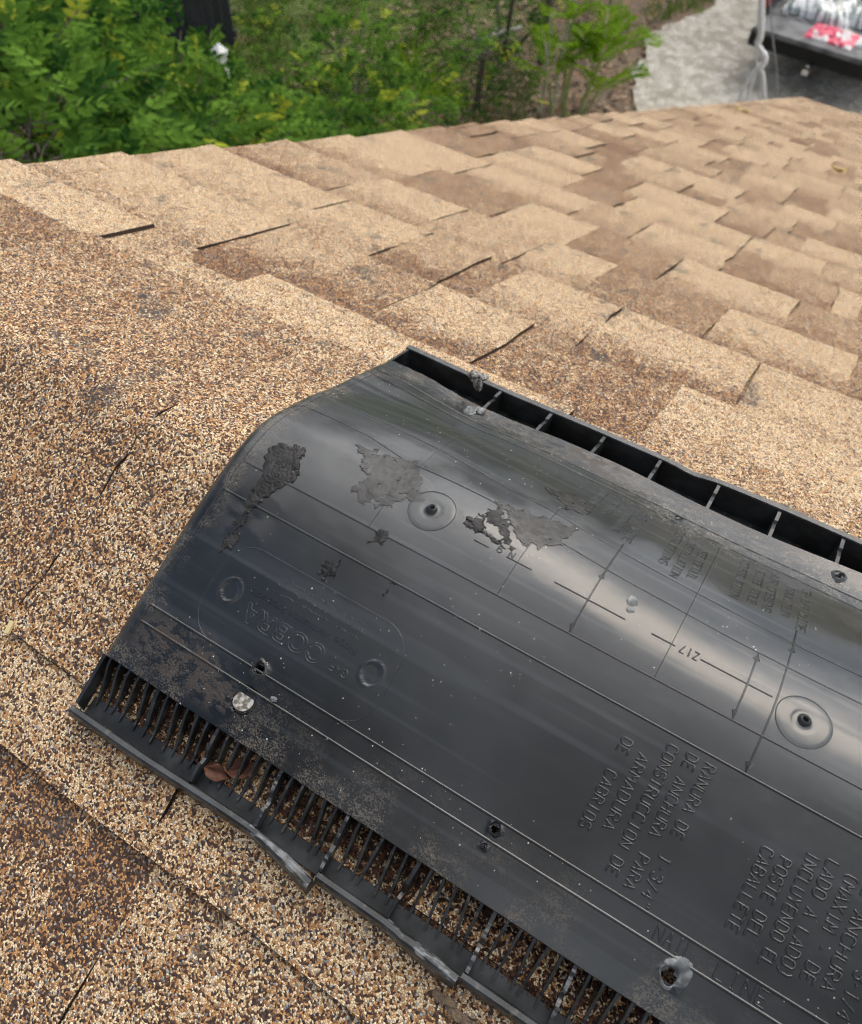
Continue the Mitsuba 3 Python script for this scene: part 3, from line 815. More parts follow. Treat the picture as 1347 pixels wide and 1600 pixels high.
for i, (hx, hy, r, el) in enumerate(HOLES):
    put('torn_rim', torn_rim(hx, hy, r, 40 + i, [0.9, 0.5, 0.6, 1.35, 0.8, 0.8][i]), 'm_grey_scar' if i in (3, 4, 5) else 'm_black', vent, smooth=35)
head = trimesh.creation.cylinder(0.0062, 0.0012, sections=40)
hv = head.subdivide_to_size(0.002)
hv.vertices[:, 2] += 0.0003 * (meshkit.fbm(hv.vertices * 300, 3, 2) - 0.5)
hv.apply_translation((-0.1906, -0.1296, float(vz(-0.1906, -0.1296)) - 0.0004))
put('nail_head', hv, 'm_nail', vent, label='dirty grey nail head in a sunken ring', smooth=30)
put('torn_rim', crumple(-0.0205, 0.0240, float(vz(-0.0205, 0.024)), 0.0028, 4, 1, 1.5, .5), 'm_grey_scar', vent, smooth=60)
put('torn_rim', crumple(-0.0190, 0.0180, float(vz(-0.019, 0.018)), 0.0020, 6, 1, 1, .6), 'm_grey_scar', vent, smooth=60)
put('plastic_nub', crumple(-0.1745, -0.1205, float(vz(-0.1745, -0.1205)) + .0006, 0.0016, 9, 1.3, 1, .8), 'm_grey_scar', vent, smooth=60)
ms = [crumple(-0.2130, 0.1880, -0.0330, 0.0052, 12, 1.3, 0.9, 1.1), crumple(-0.2090, 0.1840, -0.0350, 0.0036, 15, 1, .8, 1.6), crumple(-0.206, 0.190, -0.030, 0.0022, 19, 1, 1.6, .5)]
put('torn_plastic', cat(ms), 'm_nail', vent, smooth=50, label='shiny torn lump of plastic and nail on the far edge')
ms = [crumple(-0.2000, 0.1560, float(vz(-0.2, 0.156)) + 0.001, 0.0055, 22, .8, 1.0, .35), crumple(-0.1955, 0.1630, float(vz(-0.1955, 0.163)) + 0.0008, 0.0045, 25, 1, .9, .45)]
put('torn_plastic', cat(ms), 'm_grey_scar', vent, smooth=50)

# --- louvres of the near side
ZN = float(vz(0, YN))                       # height of the panel edge
FY0, FY1, RY0, RY1 = -0.1675, -0.1788, -0.1788, -0.1836


def prism_x(poly_yz, xc, th):
    m = trimesh.creation.extrude_polygon(sg.Polygon(poly_yz), th)
    v = m.vertices.copy()
    m.vertices = np.stack([v[:, 2] + xc - th / 2, v[:, 0], v[:, 1]], 1)
    if m.volume < 0:
        m.invert()
    return m


webs = [-0.196 + 0.0468 * k for k in range(24)]
frng = np.random.default_rng(12)
zf = lambda y: float(roofz(y))
fin_x = []
for k in range(-2, 24):
    xa = -0.196 + 0.0468 * k
    for i in range(1, 7 if k >= 0 else 7):
        x = xa + 0.0468 * i / 6
        if i < 6 or k == -2 or k == -1:
            fin_x.append((x, k == -2 and i == 6))
for x, thick in fin_x:
    if abs(x + 0.196) < 0.002 or x < -0.284 or x > 0.92:
        continue
    j = frng.normal() * 0.0005
    lean = frng.normal() * 0.0013
    p = [(YN + 0.0005, ZN - 0.0005), (YN - 0.004, ZN - 0.0035), (FY0 + 0.001 + j, zf(FY0) + 0.0055), (FY0 - 0.0050 + j, zf(FY0) + 0.0024), (FY0 + 0.006, zf(FY0) + 0.0030), (YN - 0.001, ZN - 0.0105), (YN + 0.003, ZN - 0.0120)]
    m = prism_x(p, x, 0.0026 if thick else 0.0015)
    m.vertices[:, 0] += lean * (m.vertices[:, 1] - YN) / -0.02
    put('louvre_fin', m, 'm_black', vent)
for k, x in enumerate(webs):
    cut = [0.0, 0.45, 0.1, 0.5, 0.2, 0.0][k % 6]
    yA, yB = YN + 0.001, RY0 + 0.0006
    zt0, zt1 = ZN - 0.0006, zf(RY0) + 0.0125
    ym, n0 = yA + (yB - yA) * 0.52, 0.0065 if k % 2 else 0.0045
    p = [(yA, zt0), (yA + (ym - yA) * 0.8, zt0 + (zt1 - zt0) * 0.42), (ym, zt0 + (zt1 - zt0) * 0.5 - n0), (ym - 0.004, zt0 + (zt1 - zt0) * 0.6 - n0 * 0.6), (ym - 0.005, zt0 + (zt1 - zt0) * 0.66),
         (yB, zt1), (yB, zf(RY0) + 0.002), (YN - 0.016, zf(YN - 0.016) + 0.003), (yA, ZN - 0.013)]
    m = prism_x(p, x, 0.0021)
    m.vertices[:, 0] += 0.0012 * frng.normal() * (m.vertices[:, 1] - YN) / -0.03
    put('web', m, 'm_scuffed' if k % 3 else 'm_black', vent)
# floor strip and rail, sheared open in two places
def rail_section(x0, x1, dy, dz, fat, n=None, scar=False):
    n = n or max(6, int((x1 - x0) / 0.004))
    xs = np.linspace(x0, x1, n)
    rows = []
    for i, x in enumerate(xs):
        t = i / (n - 1)
        oy, oz, ft = dy(t), dz(t), fat(t)
        w = 0.0003 * math.sin(x * 90) + 0.0002 * math.sin(x * 231 + 1)
        zr = zf(RY1)
        sec = [(RY0 + w, zr + 0.0030), (RY0 + w, zr + 0.0128), (RY0 - 0.0010, zr + 0.0140), (RY1 + 0.0012, zr + 0.0140), (RY1, zr + 0.0130), (RY1 - 0.0008, zr + 0.0085),
               (RY1 - 0.0004 - 0.4 * ft, zr + 0.0030), (RY1 + 0.002, zr + 0.0012)]
        c = np.array([(RY0 + RY1) / 2, zr + 0.008])
        sec = (np.array(sec) - c) * (1 + 90 * ft * np.array([1.0, 0.35])) + c + np.array([oy, oz])
        rows.append(np.column_stack([np.full(len(sec), x), sec]))
    V = np.vstack(rows)
    m = len(rows[0])
    Q = np.array([[i * m + j, i * m + (j + 1) % m, (i + 1) * m + (j + 1) % m, (i + 1) * m + j] for i in range(n - 1) for j in range(m)])
    F = np.vstack([Q[:, [0, 1, 2]], Q[:, [0, 2, 3]]])
    caps_ = []
    for base, flip in ((0, False), ((n - 1) * m, True)):
        for j in range(1, m - 1):
            t = [base, base + j, base + j + 1]
            caps_.append(t if flip else t[::-1])
    mm = trimesh.Trimesh(V, np.vstack([F, caps_]), process=False)
    mm.fix_normals()
    return mm


zero = lambda t: 0.0
put('baffle_rail', rail_section(-0.289, -0.1500, lambda t: 0.0022 * smooth01(.3, 1, t) - 0.001, lambda t: -0.0005 + 0.0 * t, zero), 'm_black', vent, smooth=35)
put('baffle_rail', rail_section(-0.1505, -0.1030, lambda t: 0.0012 - 0.0062 * t ** 1.3, lambda t: -0.0005 + 0.001 * math.sin(3 * t), lambda t: 0.0022 * t + 0.0012 * max(0, 1 - abs(t - .45) / .06)), 'm_scuffed', vent, smooth=35, label='bent rail section bulging outward with a torn end')
put('baffle_rail', rail_section(-0.1022, -0.0585, lambda t: 0.0008, zero, zero), 'm_black', vent, smooth=35)
put('baffle_rail', rail_section(-0.0590, -0.0105, lambda t: 0.0008 - 0.0030 * t - 0.0012 * max(0, 1 - abs(t - .3) / .05), lambda t: 0.0010 * t, lambda t: 0.0018 * float(smooth01(.25, .4, t))), 'm_scuffed', vent, smooth=35, label='bent rail section with a pale creased bulge')
put('baffle_rail', rail_section(-0.0095, X1, lambda t: 0.0008, zero, zero, n=60), 'm_black', vent, smooth=35)
# rail crease scars
fl = np.array([[x, y] for x in (X0 + 0.004, X1) for y in (FY0, FY1)])
xs = np.linspace(X0 + 0.004, X1, 200)
fs = []
for y, dz in ((FY0, 0.0012), (FY0 - 0.0006, 0.0026), (FY1 - 0.0006, 0.0034), (FY1 - 0.0006, 0.0008)):
    fs.append(np.stack([xs, np.full_like(xs, y) + 0.0008 * (meshkit.noise(np.stack([xs * 70, xs * 0, xs * 0], -1), 2) - 0.5) * (y > -0.17), np.full_like(xs, zf(y) + dz)], 1))
V = np.vstack(fs)
n = len(xs)
Q = np.array([[r * n + i, r * n + i + 1, ((r + 1) % 4) * n + i + 1, ((r + 1) % 4) * n + i] for r in range(4) for i in range(n - 1)])
mm = trimesh.Trimesh(V, np.vstack([Q[:, [0, 1, 2]], Q[:, [0, 2, 3]]]), process=False)
put('baffle_floor', mm, 'm_black', vent, smooth=30)
# end walls and the downturned skirt of the arched end
skirt_y = np.linspace(YN + 0.0005, YF - 0.0005, 90)
zt = vz(np.full(90, X0 + 0.0004), skirt_y) - 0.0012
V = np.vstack([np.stack([np.full(90, X0 + 0.0004), skirt_y, zt], 1), np.stack([np.full(90, X0 - 0.0006), skirt_y, np.maximum(zt - 0.011, roofz(skirt_y) + 0.001)], 1),
               np.stack([np.full(90, X0 + 0.0014), skirt_y, np.maximum(zt - 0.011, roofz(skirt_y) + 0.001)], 1), np.stack([np.full(90, X0 + 0.0024), skirt_y, zt], 1)])
n = 90
Q = np.array([[r * n + i, r * n + i + 1, ((r + 1) % 4) * n + i + 1, ((r + 1) % 4) * n + i] for r in range(4) for i in range(n - 1)])
put('end_skirt', trimesh.Trimesh(V, np.vstack([Q[:, [0, 1, 2]], Q[:, [0, 2, 3]]]), process=False), 'm_black', vent, smooth=40)
put('end_wall', prism_x([(YN, ZN - 0.0008), (RY0 + 0.0006, zf(RY0) + 0.0135), (RY0 + 0.0006, zf(RY0) + 0.002), (YN, zf(YN) + 0.004)], X0 + 0.0012, 0.0022), 'm_black', vent)

# --- far side: rail, webs, floor
RFY = 0.2030


def far_rail(x0, x1):
    xs = np.linspace(x0, x1, 160)
    top = -0.0490 + 0.0040 * smooth01(-0.28, 0.12, xs) + 0.0004 * np.sin(xs * 40) - 0.0030 * np.exp(-((xs + 0.03) / 0.012) ** 2)
    oy = 0.0015 * np.sin(xs * 9) + 0.0
    rows = []
    for x, t, o in zip(xs, top, oy):
        y = RFY + o
        rows.append([[x, y, zf(y) + 0.0030], [x, y - 0.0004, t - 0.0008], [x, y + 0.0002, t], [x, y + 0.0048, t - 0.0004], [x, y + 0.0056, t - 0.0022], [x, y + 0.0060, zf(y) + 0.0030]])
    V = np.array(rows).reshape(-1, 3)
    m, n = 6, len(xs)
    Q = np.array([[i * m + j, i * m + (j + 1) % m, (i + 1) * m + (j + 1) % m, (i + 1) * m + j] for i in range(n - 1) for j in range(m)])
    F = np.vstack([Q[:, [0, 1, 2]], Q[:, [0, 2, 3]], [[0, k, k + 1] for k in range(1, 5)], [[(n - 1) * m, (n - 1) * m + k + 1, (n - 1) * m + k] for k in range(1, 5)]])
    mm = trimesh.Trimesh(V, F, process=False)
    mm.fix_normals()
    return mm


put('baffle_rail', far_rail(-0.289, X1), 'm_black', vent, smooth=30)
put('baffle_floor', box(X0 + 0.002, X1, 0.178, RFY, 0, 0.0012), 'm_black', vent)
k_ = list(scene)[-1]
mfl = box(X0 + 0.002, X1, 0.1765, RFY + 0.0005, 0, 0.0012)
mfl.vertices[:, 2] += roofz(mfl.vertices[:, 1]) + 0.0030
scene[k_] = mikit.ply(mfl, 'm_black')
for k, x in enumerate(webs):
    zp = float(vz(x, YF - 0.002)) - 0.0012
    zt = -0.0490 + 0.0040 * float(smooth01(-0.28, 0.12, x)) - 0.0015
    p = [(YF - 0.0015, zp), (YF + 0.010, zp + (zt - zp) * 0.35), (YF + 0.018, zp + (zt - zp) * 0.60 - 0.002), (YF + 0.020, zp + (zt - zp) * 0.65), (RFY + 0.0006, zt), (RFY + 0.0006, zf(RFY) + 0.004), (YF + 0.004, zf(YF) + 0.005)]
    put('web', prism_x(p, x, 0.0025), 'm_black', vent)
put('end_wall', prism_x([(YF - 0.001, float(vz(X0 + .002, YF)) - 0.001), (RFY + 0.0004, -0.0500), (RFY + 0.0004, zf(RFY) + 0.003), (YF - 0.001, zf(YF) + 0.003)], X0 + 0.0012, 0.0022), 'm_black', vent)

# ------------------------------------------------------------------ small things lying about
scene['m_leaf_dry'] = two(princ(proc(lambda p, n, uv: mix((0.040, 0.016, 0.010), (0.13, 0.052, 0.030), fbm(p.x * 160, p.y * 160, p.z * 160, 3))), 0.6, 0.3))
scene['m_leaf_yellow'] = two(princ(proc(lambda p, n, uv: mix((0.42, 0.30, 0.08), (0.66, 0.56, 0.22), fbm(p.x * 60, p.y * 60, p.z * 60, 3))), 0.55, 0.3))


scene['m_debris'] = two(princ(proc(lambda p, n, uv: mix((0.06, 0.042, 0.030), (0.24, 0.175, 0.12), fbm(p.x * 900, p.y * 900, p.z * 900, 3))), 0.85, 0.2))


def leaf_blade(L, W, curl, fold, seed, nu=14, nv=9):
    U, Vv = np.meshgrid(np.linspace(0, 1, nu), np.linspace(-1, 1, nv), indexing='ij')
    w = W * np.sin(np.pi * np.clip(U, 0.02, 0.985) ** 0.85) ** 0.8
    x, y = L * (U - 0.5), w * Vv
    z = curl * (U - 0.5) ** 2 * 4 + fold * np.abs(Vv) * w / W + 0.12 * W * (meshkit.noise(np.stack([U * 5, Vv * 3, U * 0 + seed], -1), seed) - 0.5) * 4
    idx = np.arange(nu * nv).reshape(nu, nv)
    a, b, c, d = idx[:-1, :-1].ravel(), idx[1:, :-1].ravel(), idx[1:, 1:].ravel(), idx[:-1, 1:].ravel()
    Vt = np.stack([x, y, z], -1).reshape(-1, 3)
    m = trimesh.Trimesh(np.vstack([Vt, Vt - [0, 0, 0.0003]]), np.vstack([np.stack([a, b, c], 1), np.stack([a, c, d], 1), np.stack([c, b, a], 1) + nu * nv, np.stack([d, c, a], 1) + nu * nv]), process=False)
    return m


def lay(m, x, y, h, rz, tilt=0.0):
    m.apply_transform(trimesh.transformations.rotation_matrix(rz, [0, 0, 1]))
    sgn = 1 if y > 0 else -1
    m.apply_transform(trimesh.transformations.rotation_matrix(-sgn * AL + tilt, [1, 0, 0]))
    m.apply_translation((x, y, float(roofz(y)) + h))
    return m


def floor_item(name, m, bsdf, label, cat_, group=None):
    k = put(name, m, bsdf, None, smooth=50)
    labels[k] = {'label': label, 'category': cat_}
    if group:
        labels[k]['group'] = group


floor_item('dry_leaf', lay(leaf_blade(0.019, 0.0060, 0.004, 0.003, 3), -0.1740, -0.1560, 0.0042, 0.5), 'm_leaf_dry', 'curled brown dry leaf caught behind the louvre fins', 'leaf')
floor_item('dry_leaf', lay(leaf_blade(0.016, 0.005, 0.003, 0.003, 5), -0.1855, -0.1655, 0.0062, 0.1), 'm_leaf_dry', 'small reddish dry leaf piece beside the curled brown leaf', 'leaf')
floor_item('yellow_leaf', lay(leaf_blade(0.085, 0.022, 0.010, 0.006, 7), -0.7216, 3.8209, 0.008, 2.6), 'm_leaf_yellow', 'yellow fallen leaf near the far rake edge of the roof', 'leaf')
floor_item('yellow_leaf', lay(leaf_blade(0.060, 0.018, 0.016, 0.010, 9), -0.1540, 2.6135, 0.008, 0.4), 'm_leaf_yellow', 'curled yellow fallen leaf at the right of the roof', 'leaf')
floor_item('twig_debris', lay(cat([crumple(0.006 * q - 0.012, 0.0012 * math.sin(q * 2.1), 0, 0.0030, 31 + q, 1.5, 0.8, 0.55) for q in range(5)]), -0.0030, -0.1945, 0.0026, -0.15), 'm_debris', 'brown clump of plant debris on the shingles below the rail', 'debris')
grg = np.random.default_rng(71)  # dark plant grit added in the slots, also standing in for shade under the fins
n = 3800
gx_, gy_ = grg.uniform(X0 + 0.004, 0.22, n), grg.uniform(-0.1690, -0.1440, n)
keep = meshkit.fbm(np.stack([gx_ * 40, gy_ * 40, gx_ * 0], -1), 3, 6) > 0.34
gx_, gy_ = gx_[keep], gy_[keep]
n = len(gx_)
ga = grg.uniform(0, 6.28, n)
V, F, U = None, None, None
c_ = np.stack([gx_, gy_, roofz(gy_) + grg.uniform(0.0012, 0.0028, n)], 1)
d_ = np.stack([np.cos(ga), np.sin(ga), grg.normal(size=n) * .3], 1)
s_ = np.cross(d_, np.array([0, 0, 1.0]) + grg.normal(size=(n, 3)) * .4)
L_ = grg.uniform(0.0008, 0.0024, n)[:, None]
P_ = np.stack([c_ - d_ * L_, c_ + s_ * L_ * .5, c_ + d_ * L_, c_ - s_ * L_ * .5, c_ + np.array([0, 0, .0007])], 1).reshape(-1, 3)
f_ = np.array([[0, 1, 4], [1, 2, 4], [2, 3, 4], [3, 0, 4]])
k = put('shade_grit', (P_, (f_[None] + (np.arange(n) * 5)[:, None, None]).reshape(-1, 3)), 'm_shade_grit')
labels[k] = {'label': 'dark reddish brown plant grit added under the louvre fins, also standing in for the shade there', 'category': 'grit', 'kind': 'stuff'}
scene['m_shade_grit'] = two(princ(proc(lambda p, n, uv: mix((0.016, 0.009, 0.007), (0.085, 0.040, 0.024), cell_rand(p.x / 0.002, p.y / 0.002))), 0.8, 0.2))  # grit brown, kept dark so the slot shade is partly in the colour
scene['m_chip'] = two(princ((0.62, 0.50, 0.26), 0.7, 0.3))
floor_item('wood_chip', lay(box(-0.0016, 0.0016, -0.0042, 0.0042, 0, 0.002), -0.3640, -0.1630, 0.0040, 0.2), 'm_chip', 'tiny pale wood chip on the shingle joint at left', 'chip')

# ------------------------------------------------------------------ ground
def ground_col(p, n, uv):
    big = fbm(p.x * 0.5, p.y * 0.5, 1, 4)
    med = fbm(p.x * 3.2, p.y * 3.2, 2, 4)
    fine = fbm(p.x * 22, p.y * 22, 3, 3)
    litter = mix((0.085, 0.062, 0.045), (0.24, 0.185, 0.14), fine)
    litter = mix(litter, (0.30, 0.17, 0.10), smoothstep(0.66, 0.74, noise(p.x * 17, p.y * 17, 5)) * 0.7)
    grass = mix((0.045, 0.068, 0.016), (0.150, 0.175, 0.060), fine)
    w = smoothstep(0.42, 0.58, med * 0.55 + big * 0.45 + 0.18 * smoothstep(-4.6, -7.5, p.x) - 0.10 * smoothstep(11.5, 9.0, p.y) - 0.22 * smoothstep(-6.2, -5.0, p.x))
    w = dr.maximum(w, smoothstep(14.6, 15.2, p.y) * smoothstep(0.3, 0.5, med))
    return mix(litter, grass, w)


scene['m_ground'] = two({'type': 'bumpmap', 'tex': proc(lambda p, n, uv: 0.03 * fbm(p.x * 14, p.y * 14, 1, 4), eps=8e-3), 'scale': 1.0, 'b': princ(proc(ground_col), 0.9, 0.15)})


def gravel_col(p, n, uv):
    qx, qy = p.x / 0.045, p.y / 0.045
    d1, d2, r = voronoi(qx, qy)
    g = smoothstep(0.0, 0.35, d2 - d1)
    c = mix((0.38, 0.345, 0.29), (0.90, 0.86, 0.77), r)
    c = mix((0.20, 0.175, 0.14), c, 0.30 + 0.70 * g)
    dirt = smoothstep(0.46, 0.60, fbm(p.x * 9, p.y * 9, 4, 5))
    c = mix(c, (0.78, 0.76, 0.71), 0.30 * smoothstep(0.52, 0.66, fbm(p.x * 7, p.y * 7, 9, 4)))
    return mix(c, (0.24, 0.205, 0.165), dirt * 0.5)


def gravel_bump(p, n, uv):
    d1, d2, r = voronoi(p.x / 0.045, p.y / 0.045)
    return 0.012 * smoothstep(0.0, 0.6, d2 - d1) * (0.5 + r)


scene['m_gravel'] = two({'type': 'bumpmap', 'tex': proc(gravel_bump, eps=3e-3), 'scale': 1.0, 'b': princ(proc(gravel_col), 0.9, 0.15)})
gx, gy = np.meshgrid(np.concatenate([np.linspace(-120, -16, 8), np.linspace(-15, 6, 90), np.linspace(8, 120, 8)]), np.concatenate([np.linspace(-120, 0, 8), np.linspace(1, 24, 90), np.linspace(27, 160, 8)]), indexing='ij')
gz = ZG + 0.10 * (meshkit.fbm(np.stack([gx * 0.6, gy * 0.6, gx * 0], -1), 3, 3) - 0.5)
idx = np.arange(gx.size).reshape(gx.shape)
Q = np.stack([idx[:-1, :-1], idx[1:, :-1], idx[1:, 1:], idx[:-1, 1:]], -1).reshape(-1, 4)
put('ground', (np.stack([gx, gy, gz], -1).reshape(-1, 3), Q), 'm_ground', smooth=True)
labels['ground'] = {'kind': 'structure'}
drive_poly = sg.Polygon([(-2.9, 7.4), (-3.1, 9.5), (-3.45, 11.0), (-3.95, 12.4), (-4.05, 13.4), (-3.6, 14.6), (-3.3, 16.0), (-3.6, 20), (-4, 40), (14, 40), (14, 7.4)])
dpts = np.array(drive_poly.exterior.segmentize(0.12).coords)
wob = meshkit.fbm(np.column_stack([dpts * 1.8, dpts[:, 0] * 0]), 3, 8) - 0.5
dpts[:, 0] += np.where(dpts[:, 0] < 0, wob * 0.7, 0)
dm = trimesh.creation.triangulate_polygon(sg.Polygon(dpts).buffer(0), engine='earcut')
dv = np.column_stack([dm[0], np.full(len(dm[0]), ZG + 0.062)])
put('driveway', (dv, dm[1]), 'm_gravel')
labels['driveway'] = {'kind': 'structure'}

# ------------------------------------------------------------------ plants
def leaf_tex(a, b, c):
    def f(p, n, uv):
        r = fract(uv.x)
        k = mix(a, b, smoothstep(0.0, 0.75, r))
        return mix(k, c, smoothstep(0.86, 0.95, r))
    return f


def leafmat(a, b, c, rough=0.42):
    t = proc(leaf_tex(a, b, c))
    return {'type': 'principledthin', 'base_color': t, 'roughness': rough, 'diff_trans': 0.75, 'spec_trans': 0.0}


scene['m_leaf'] = leafmat((0.022, 0.072, 0.017), (0.150, 0.280, 0.042), (0.46, 0.50, 0.055))
scene['m_palm'] = leafmat((0.090, 0.210, 0.015), (0.270, 0.430, 0.030), (0.36, 0.34, 0.06))
scene['m_grass'] = leafmat((0.050, 0.120, 0.018), (0.150, 0.250, 0.040), (0.34, 0.28, 0.12))
scene['m_far_leaf'] = leafmat((0.010, 0.032, 0.010), (0.030, 0.070, 0.018), (0.08, 0.11, 0.02))
scene['m_bark'] = two(princ(proc(lambda p, n, uv: mix((0.055, 0.045, 0.038), (0.20, 0.175, 0.15), fbm(p.x * 40, p.y * 40, p.z * 9, 3))), 0.85, 0.2))
scene['m_cane'] = two(princ(proc(lambda p, n, uv: mix((0.22, 0.24, 0.07), (0.50, 0.52, 0.30), fbm(p.x * 9, p.y * 9, p.z * 14, 3))), 0.5, 0.4))


def leaflet_block(c, d, up, L, W, r):
    """Many leaflets at once: centres-at-base c, directions d, normals up, lengths, widths -> 6-triangle blades with a fold and droop."""
    n = len(c)
    d = d / (np.linalg.norm(d, axis=1, keepdims=True) + 1e-9)
    s = np.cross(d, up)
    s /= np.linalg.norm(s, axis=1, keepdims=True) + 1e-9
    u = np.cross(s, d)
    L, W = np.broadcast_to(L, n)[:, None], np.broadcast_to(W, n)[:, None]
    P = [c, c + d * L * .30 + s * W * .5 + u * W * .12, c + d * L * .38, c + d * L * .30 - s * W * .5 + u * W * .12,
         c + d * L * .70 + s * W * .36 - u * L * .05, c + d * L * .70 - u * L * .08, c + d * L * .70 - s * W * .36 - u * L * .05, c + d * L - u * L * .20]
    V = np.stack(P, 1).reshape(-1, 3)
    f = np.array([[0, 2, 1], [0, 3, 2], [1, 2, 5], [1, 5, 4], [2, 3, 6], [2, 6, 5], [4, 5, 7], [5, 6, 7]])
    F = (f[None] + (np.arange(n) * 8)[:, None, None]).reshape(-1, 3)
    uv = np.stack([np.repeat(r, 8), np.full(n * 8, 0.5)], 1)
    return V, F, uv


def merge(blocks):
    V, F, U, o = [], [], [], 0
    for v, f, u in blocks:
        V.append(v); F.append(f + o); U.append(u); o += len(v)
    return np.vstack(V), np.vstack(F), np.vstack(U)


def compound(base, dirs, n_pairs, L, leafL, r0, rg, yellow):
    """Pinnate leaves: base points, directions; returns leaflet block"""
    n = len(base)
    d = dirs / np.linalg.norm(dirs, axis=1, keepdims=True)
    side = np.cross(d, np.array([0, 0, 1.0]) + rg.normal(size=(n, 3)) * 0.25)
    side /= np.linalg.norm(side, axis=1, keepdims=True) + 1e-9
    up = np.cross(side, d)
    C, D, U, R, LL = [], [], [], [], []
    for i in range(n_pairs):
        t = (i + 0.6) / n_pairs
        p = base + d * L[:, None] * t - np.array([0, 0, 1.0]) * (L[:, None] * 0.35 * t * t)
        for sg_ in (-1, 1):
            dd = side * sg_ * 1.0 + d * (0.45 + 0.6 * t) - np.array([0, 0, 0.25])
            C.append(p); D.append(dd + rg.normal(size=(n, 3)) * 0.12); U.append(up + rg.normal(size=(n, 3)) * 0.2)
            R.append(np.clip(r0 + rg.normal(size=n) * 0.12, 0.02, 0.84) if yellow is None else np.where(yellow, rg.uniform(0.88, 0.985, n), np.clip(r0 + rg.normal(size=n) * 0.12, 0.02, 0.84)))
            LL.append(leafL * rg.uniform(0.8, 1.15, n) * (1 - 0.25 * abs(t - 0.5)))
    C, D, U, R, LL = map(np.concatenate, (C, D, U, R, LL))
    return leaflet_block(C, D, U, LL, LL * 0.46, R)


def shrub(name, label, stem_base, clusters, n_leaf, leafL, seed, pairs=5, bsdf='m_leaf', group=None, yfrac=0.12, cat_='shrub'):
    rg = np.random.default_rng(seed)
    t = thing(name, label, cat_, group)
    sb = np.array(stem_base, float)
    ms = []
    blocks = []
    for (cx, cy, cz, r) in clusters:
        c = np.array([cx, cy, cz])
        mid = sb * 0.45 + c * 0.55 + rg.normal(size=3) * 0.15
        k = np.linspace(0, 1, 9)[:, None]
        pts = (1 - k) ** 2 * sb + 2 * k * (1 - k) * mid + k ** 2 * c
        ms.append(tube(pts, np.linspace(0.035, 0.010, 9), 7))
        n = int(n_leaf * (r / 0.8) ** 2)
        v = rg.normal(size=(n, 3))
        v /= np.linalg.norm(v, axis=1, keepdims=True)
        rad = r * rg.uniform(0.25, 1.0, n) ** 0.6 * (0.75 + 0.5 * meshkit.noise(v * 2.2 + seed, seed))
        base = c + v * rad[:, None] * np.array([1, 1, 0.8])
        # small twigs to a third of the leaves
        for i in range(0, n, 9):
            ms.append(tube(np.array([c + v[i] * rad[i] * 0.2, c + v[i] * rad[i] * 0.62 + rg.normal(size=3) * 0.03, base[i]]), [0.007, 0.005, 0.003], 4, cap=False))
        dirs = v * 0.7 + rg.normal(size=(n, 3)) * 0.45 + np.array([0, 0, 0.25])
        out = rad / r
        r0 = np.clip(0.10 + 0.75 * rg.uniform(0, 1, n) ** 1.2, 0, 0.8)
        yel = (rg.random(n) < yfrac) & (out > 0.6)
        blocks.append(compound(base, dirs, pairs, rg.uniform(2.2, 3.6, n) * leafL, np.full(n, leafL), r0, rg, yel))
    put('stem', cat(ms), 'm_bark', t, smooth=60)
    V, F, U = merge(blocks)
    put('foliage', (V, F), bsdf, t, uv=U)
    return t


shrub('leafy_shrub', 'tall bright green shrub with pinnate leaves at the far left', (-4.6, 2.2, ZG), [(-3.2, 1.6, -1.75, .75), (-4.0, 2.3, -2.0, .95), (-4.9, 3.0, -2.2, 1.0), (-3.9, 3.1, -2.5, .9), (-5.4, 2.2, -1.9, .9), (-4.6, 1.5, -1.6, .8), (-3.0, 2.3, -2.3, .7), (-5.8, 3.6, -2.6, .9), (-6.4, 4.2, -2.6, .9), (-3.2, 3.0, -3.2, .8)], 400, 0.074, 101, yfrac=.07)
shrub('leafy_shrub', 'dark green shrub in front of the charcoal fence, behind the tallest shrub', (-5.4, 5.0, ZG), [(-4.4, 4.2, -3.3, .8), (-5.1, 5.0, -3.7, .75), (-4.0, 4.9, -3.7, .7), (-5.9, 5.6, -4.3, .7), (-4.7, 5.8, -4.1, .7)], 260, 0.078, 103, yfrac=.05)
shrub('leafy_shrub', 'smaller loose shrub with yellow tips at the middle of the rake edge', (-4.9, 6.8, ZG), [(-4.6, 6.4, -4.1, .6), (-5.2, 6.9, -4.0, .6), (-4.9, 7.6, -4.3, .5), (-5.7, 7.5, -3.9, .55)], 260, 0.075, 105, yfrac=.12)
shrub('leafy_shrub', 'thin sprawling shrub hanging over the grass left of the palm', (-5.6, 11.2, ZG), [(-5.3, 10.9, -3.9, .5), (-5.9, 11.6, -3.8, .55), (-4.8, 10.9, -4.2, .35), (-6.4, 12.2, -3.7, .5)], 110, 0.075, 107, yfrac=.2)


scene['m_pale_cane'] = two(princ(proc(lambda p, n, uv: mix((0.40, 0.40, 0.30), (0.66, 0.65, 0.52), fbm(p.x * 9, p.y * 9, p.z * 14, 3))), 0.5, 0.4))


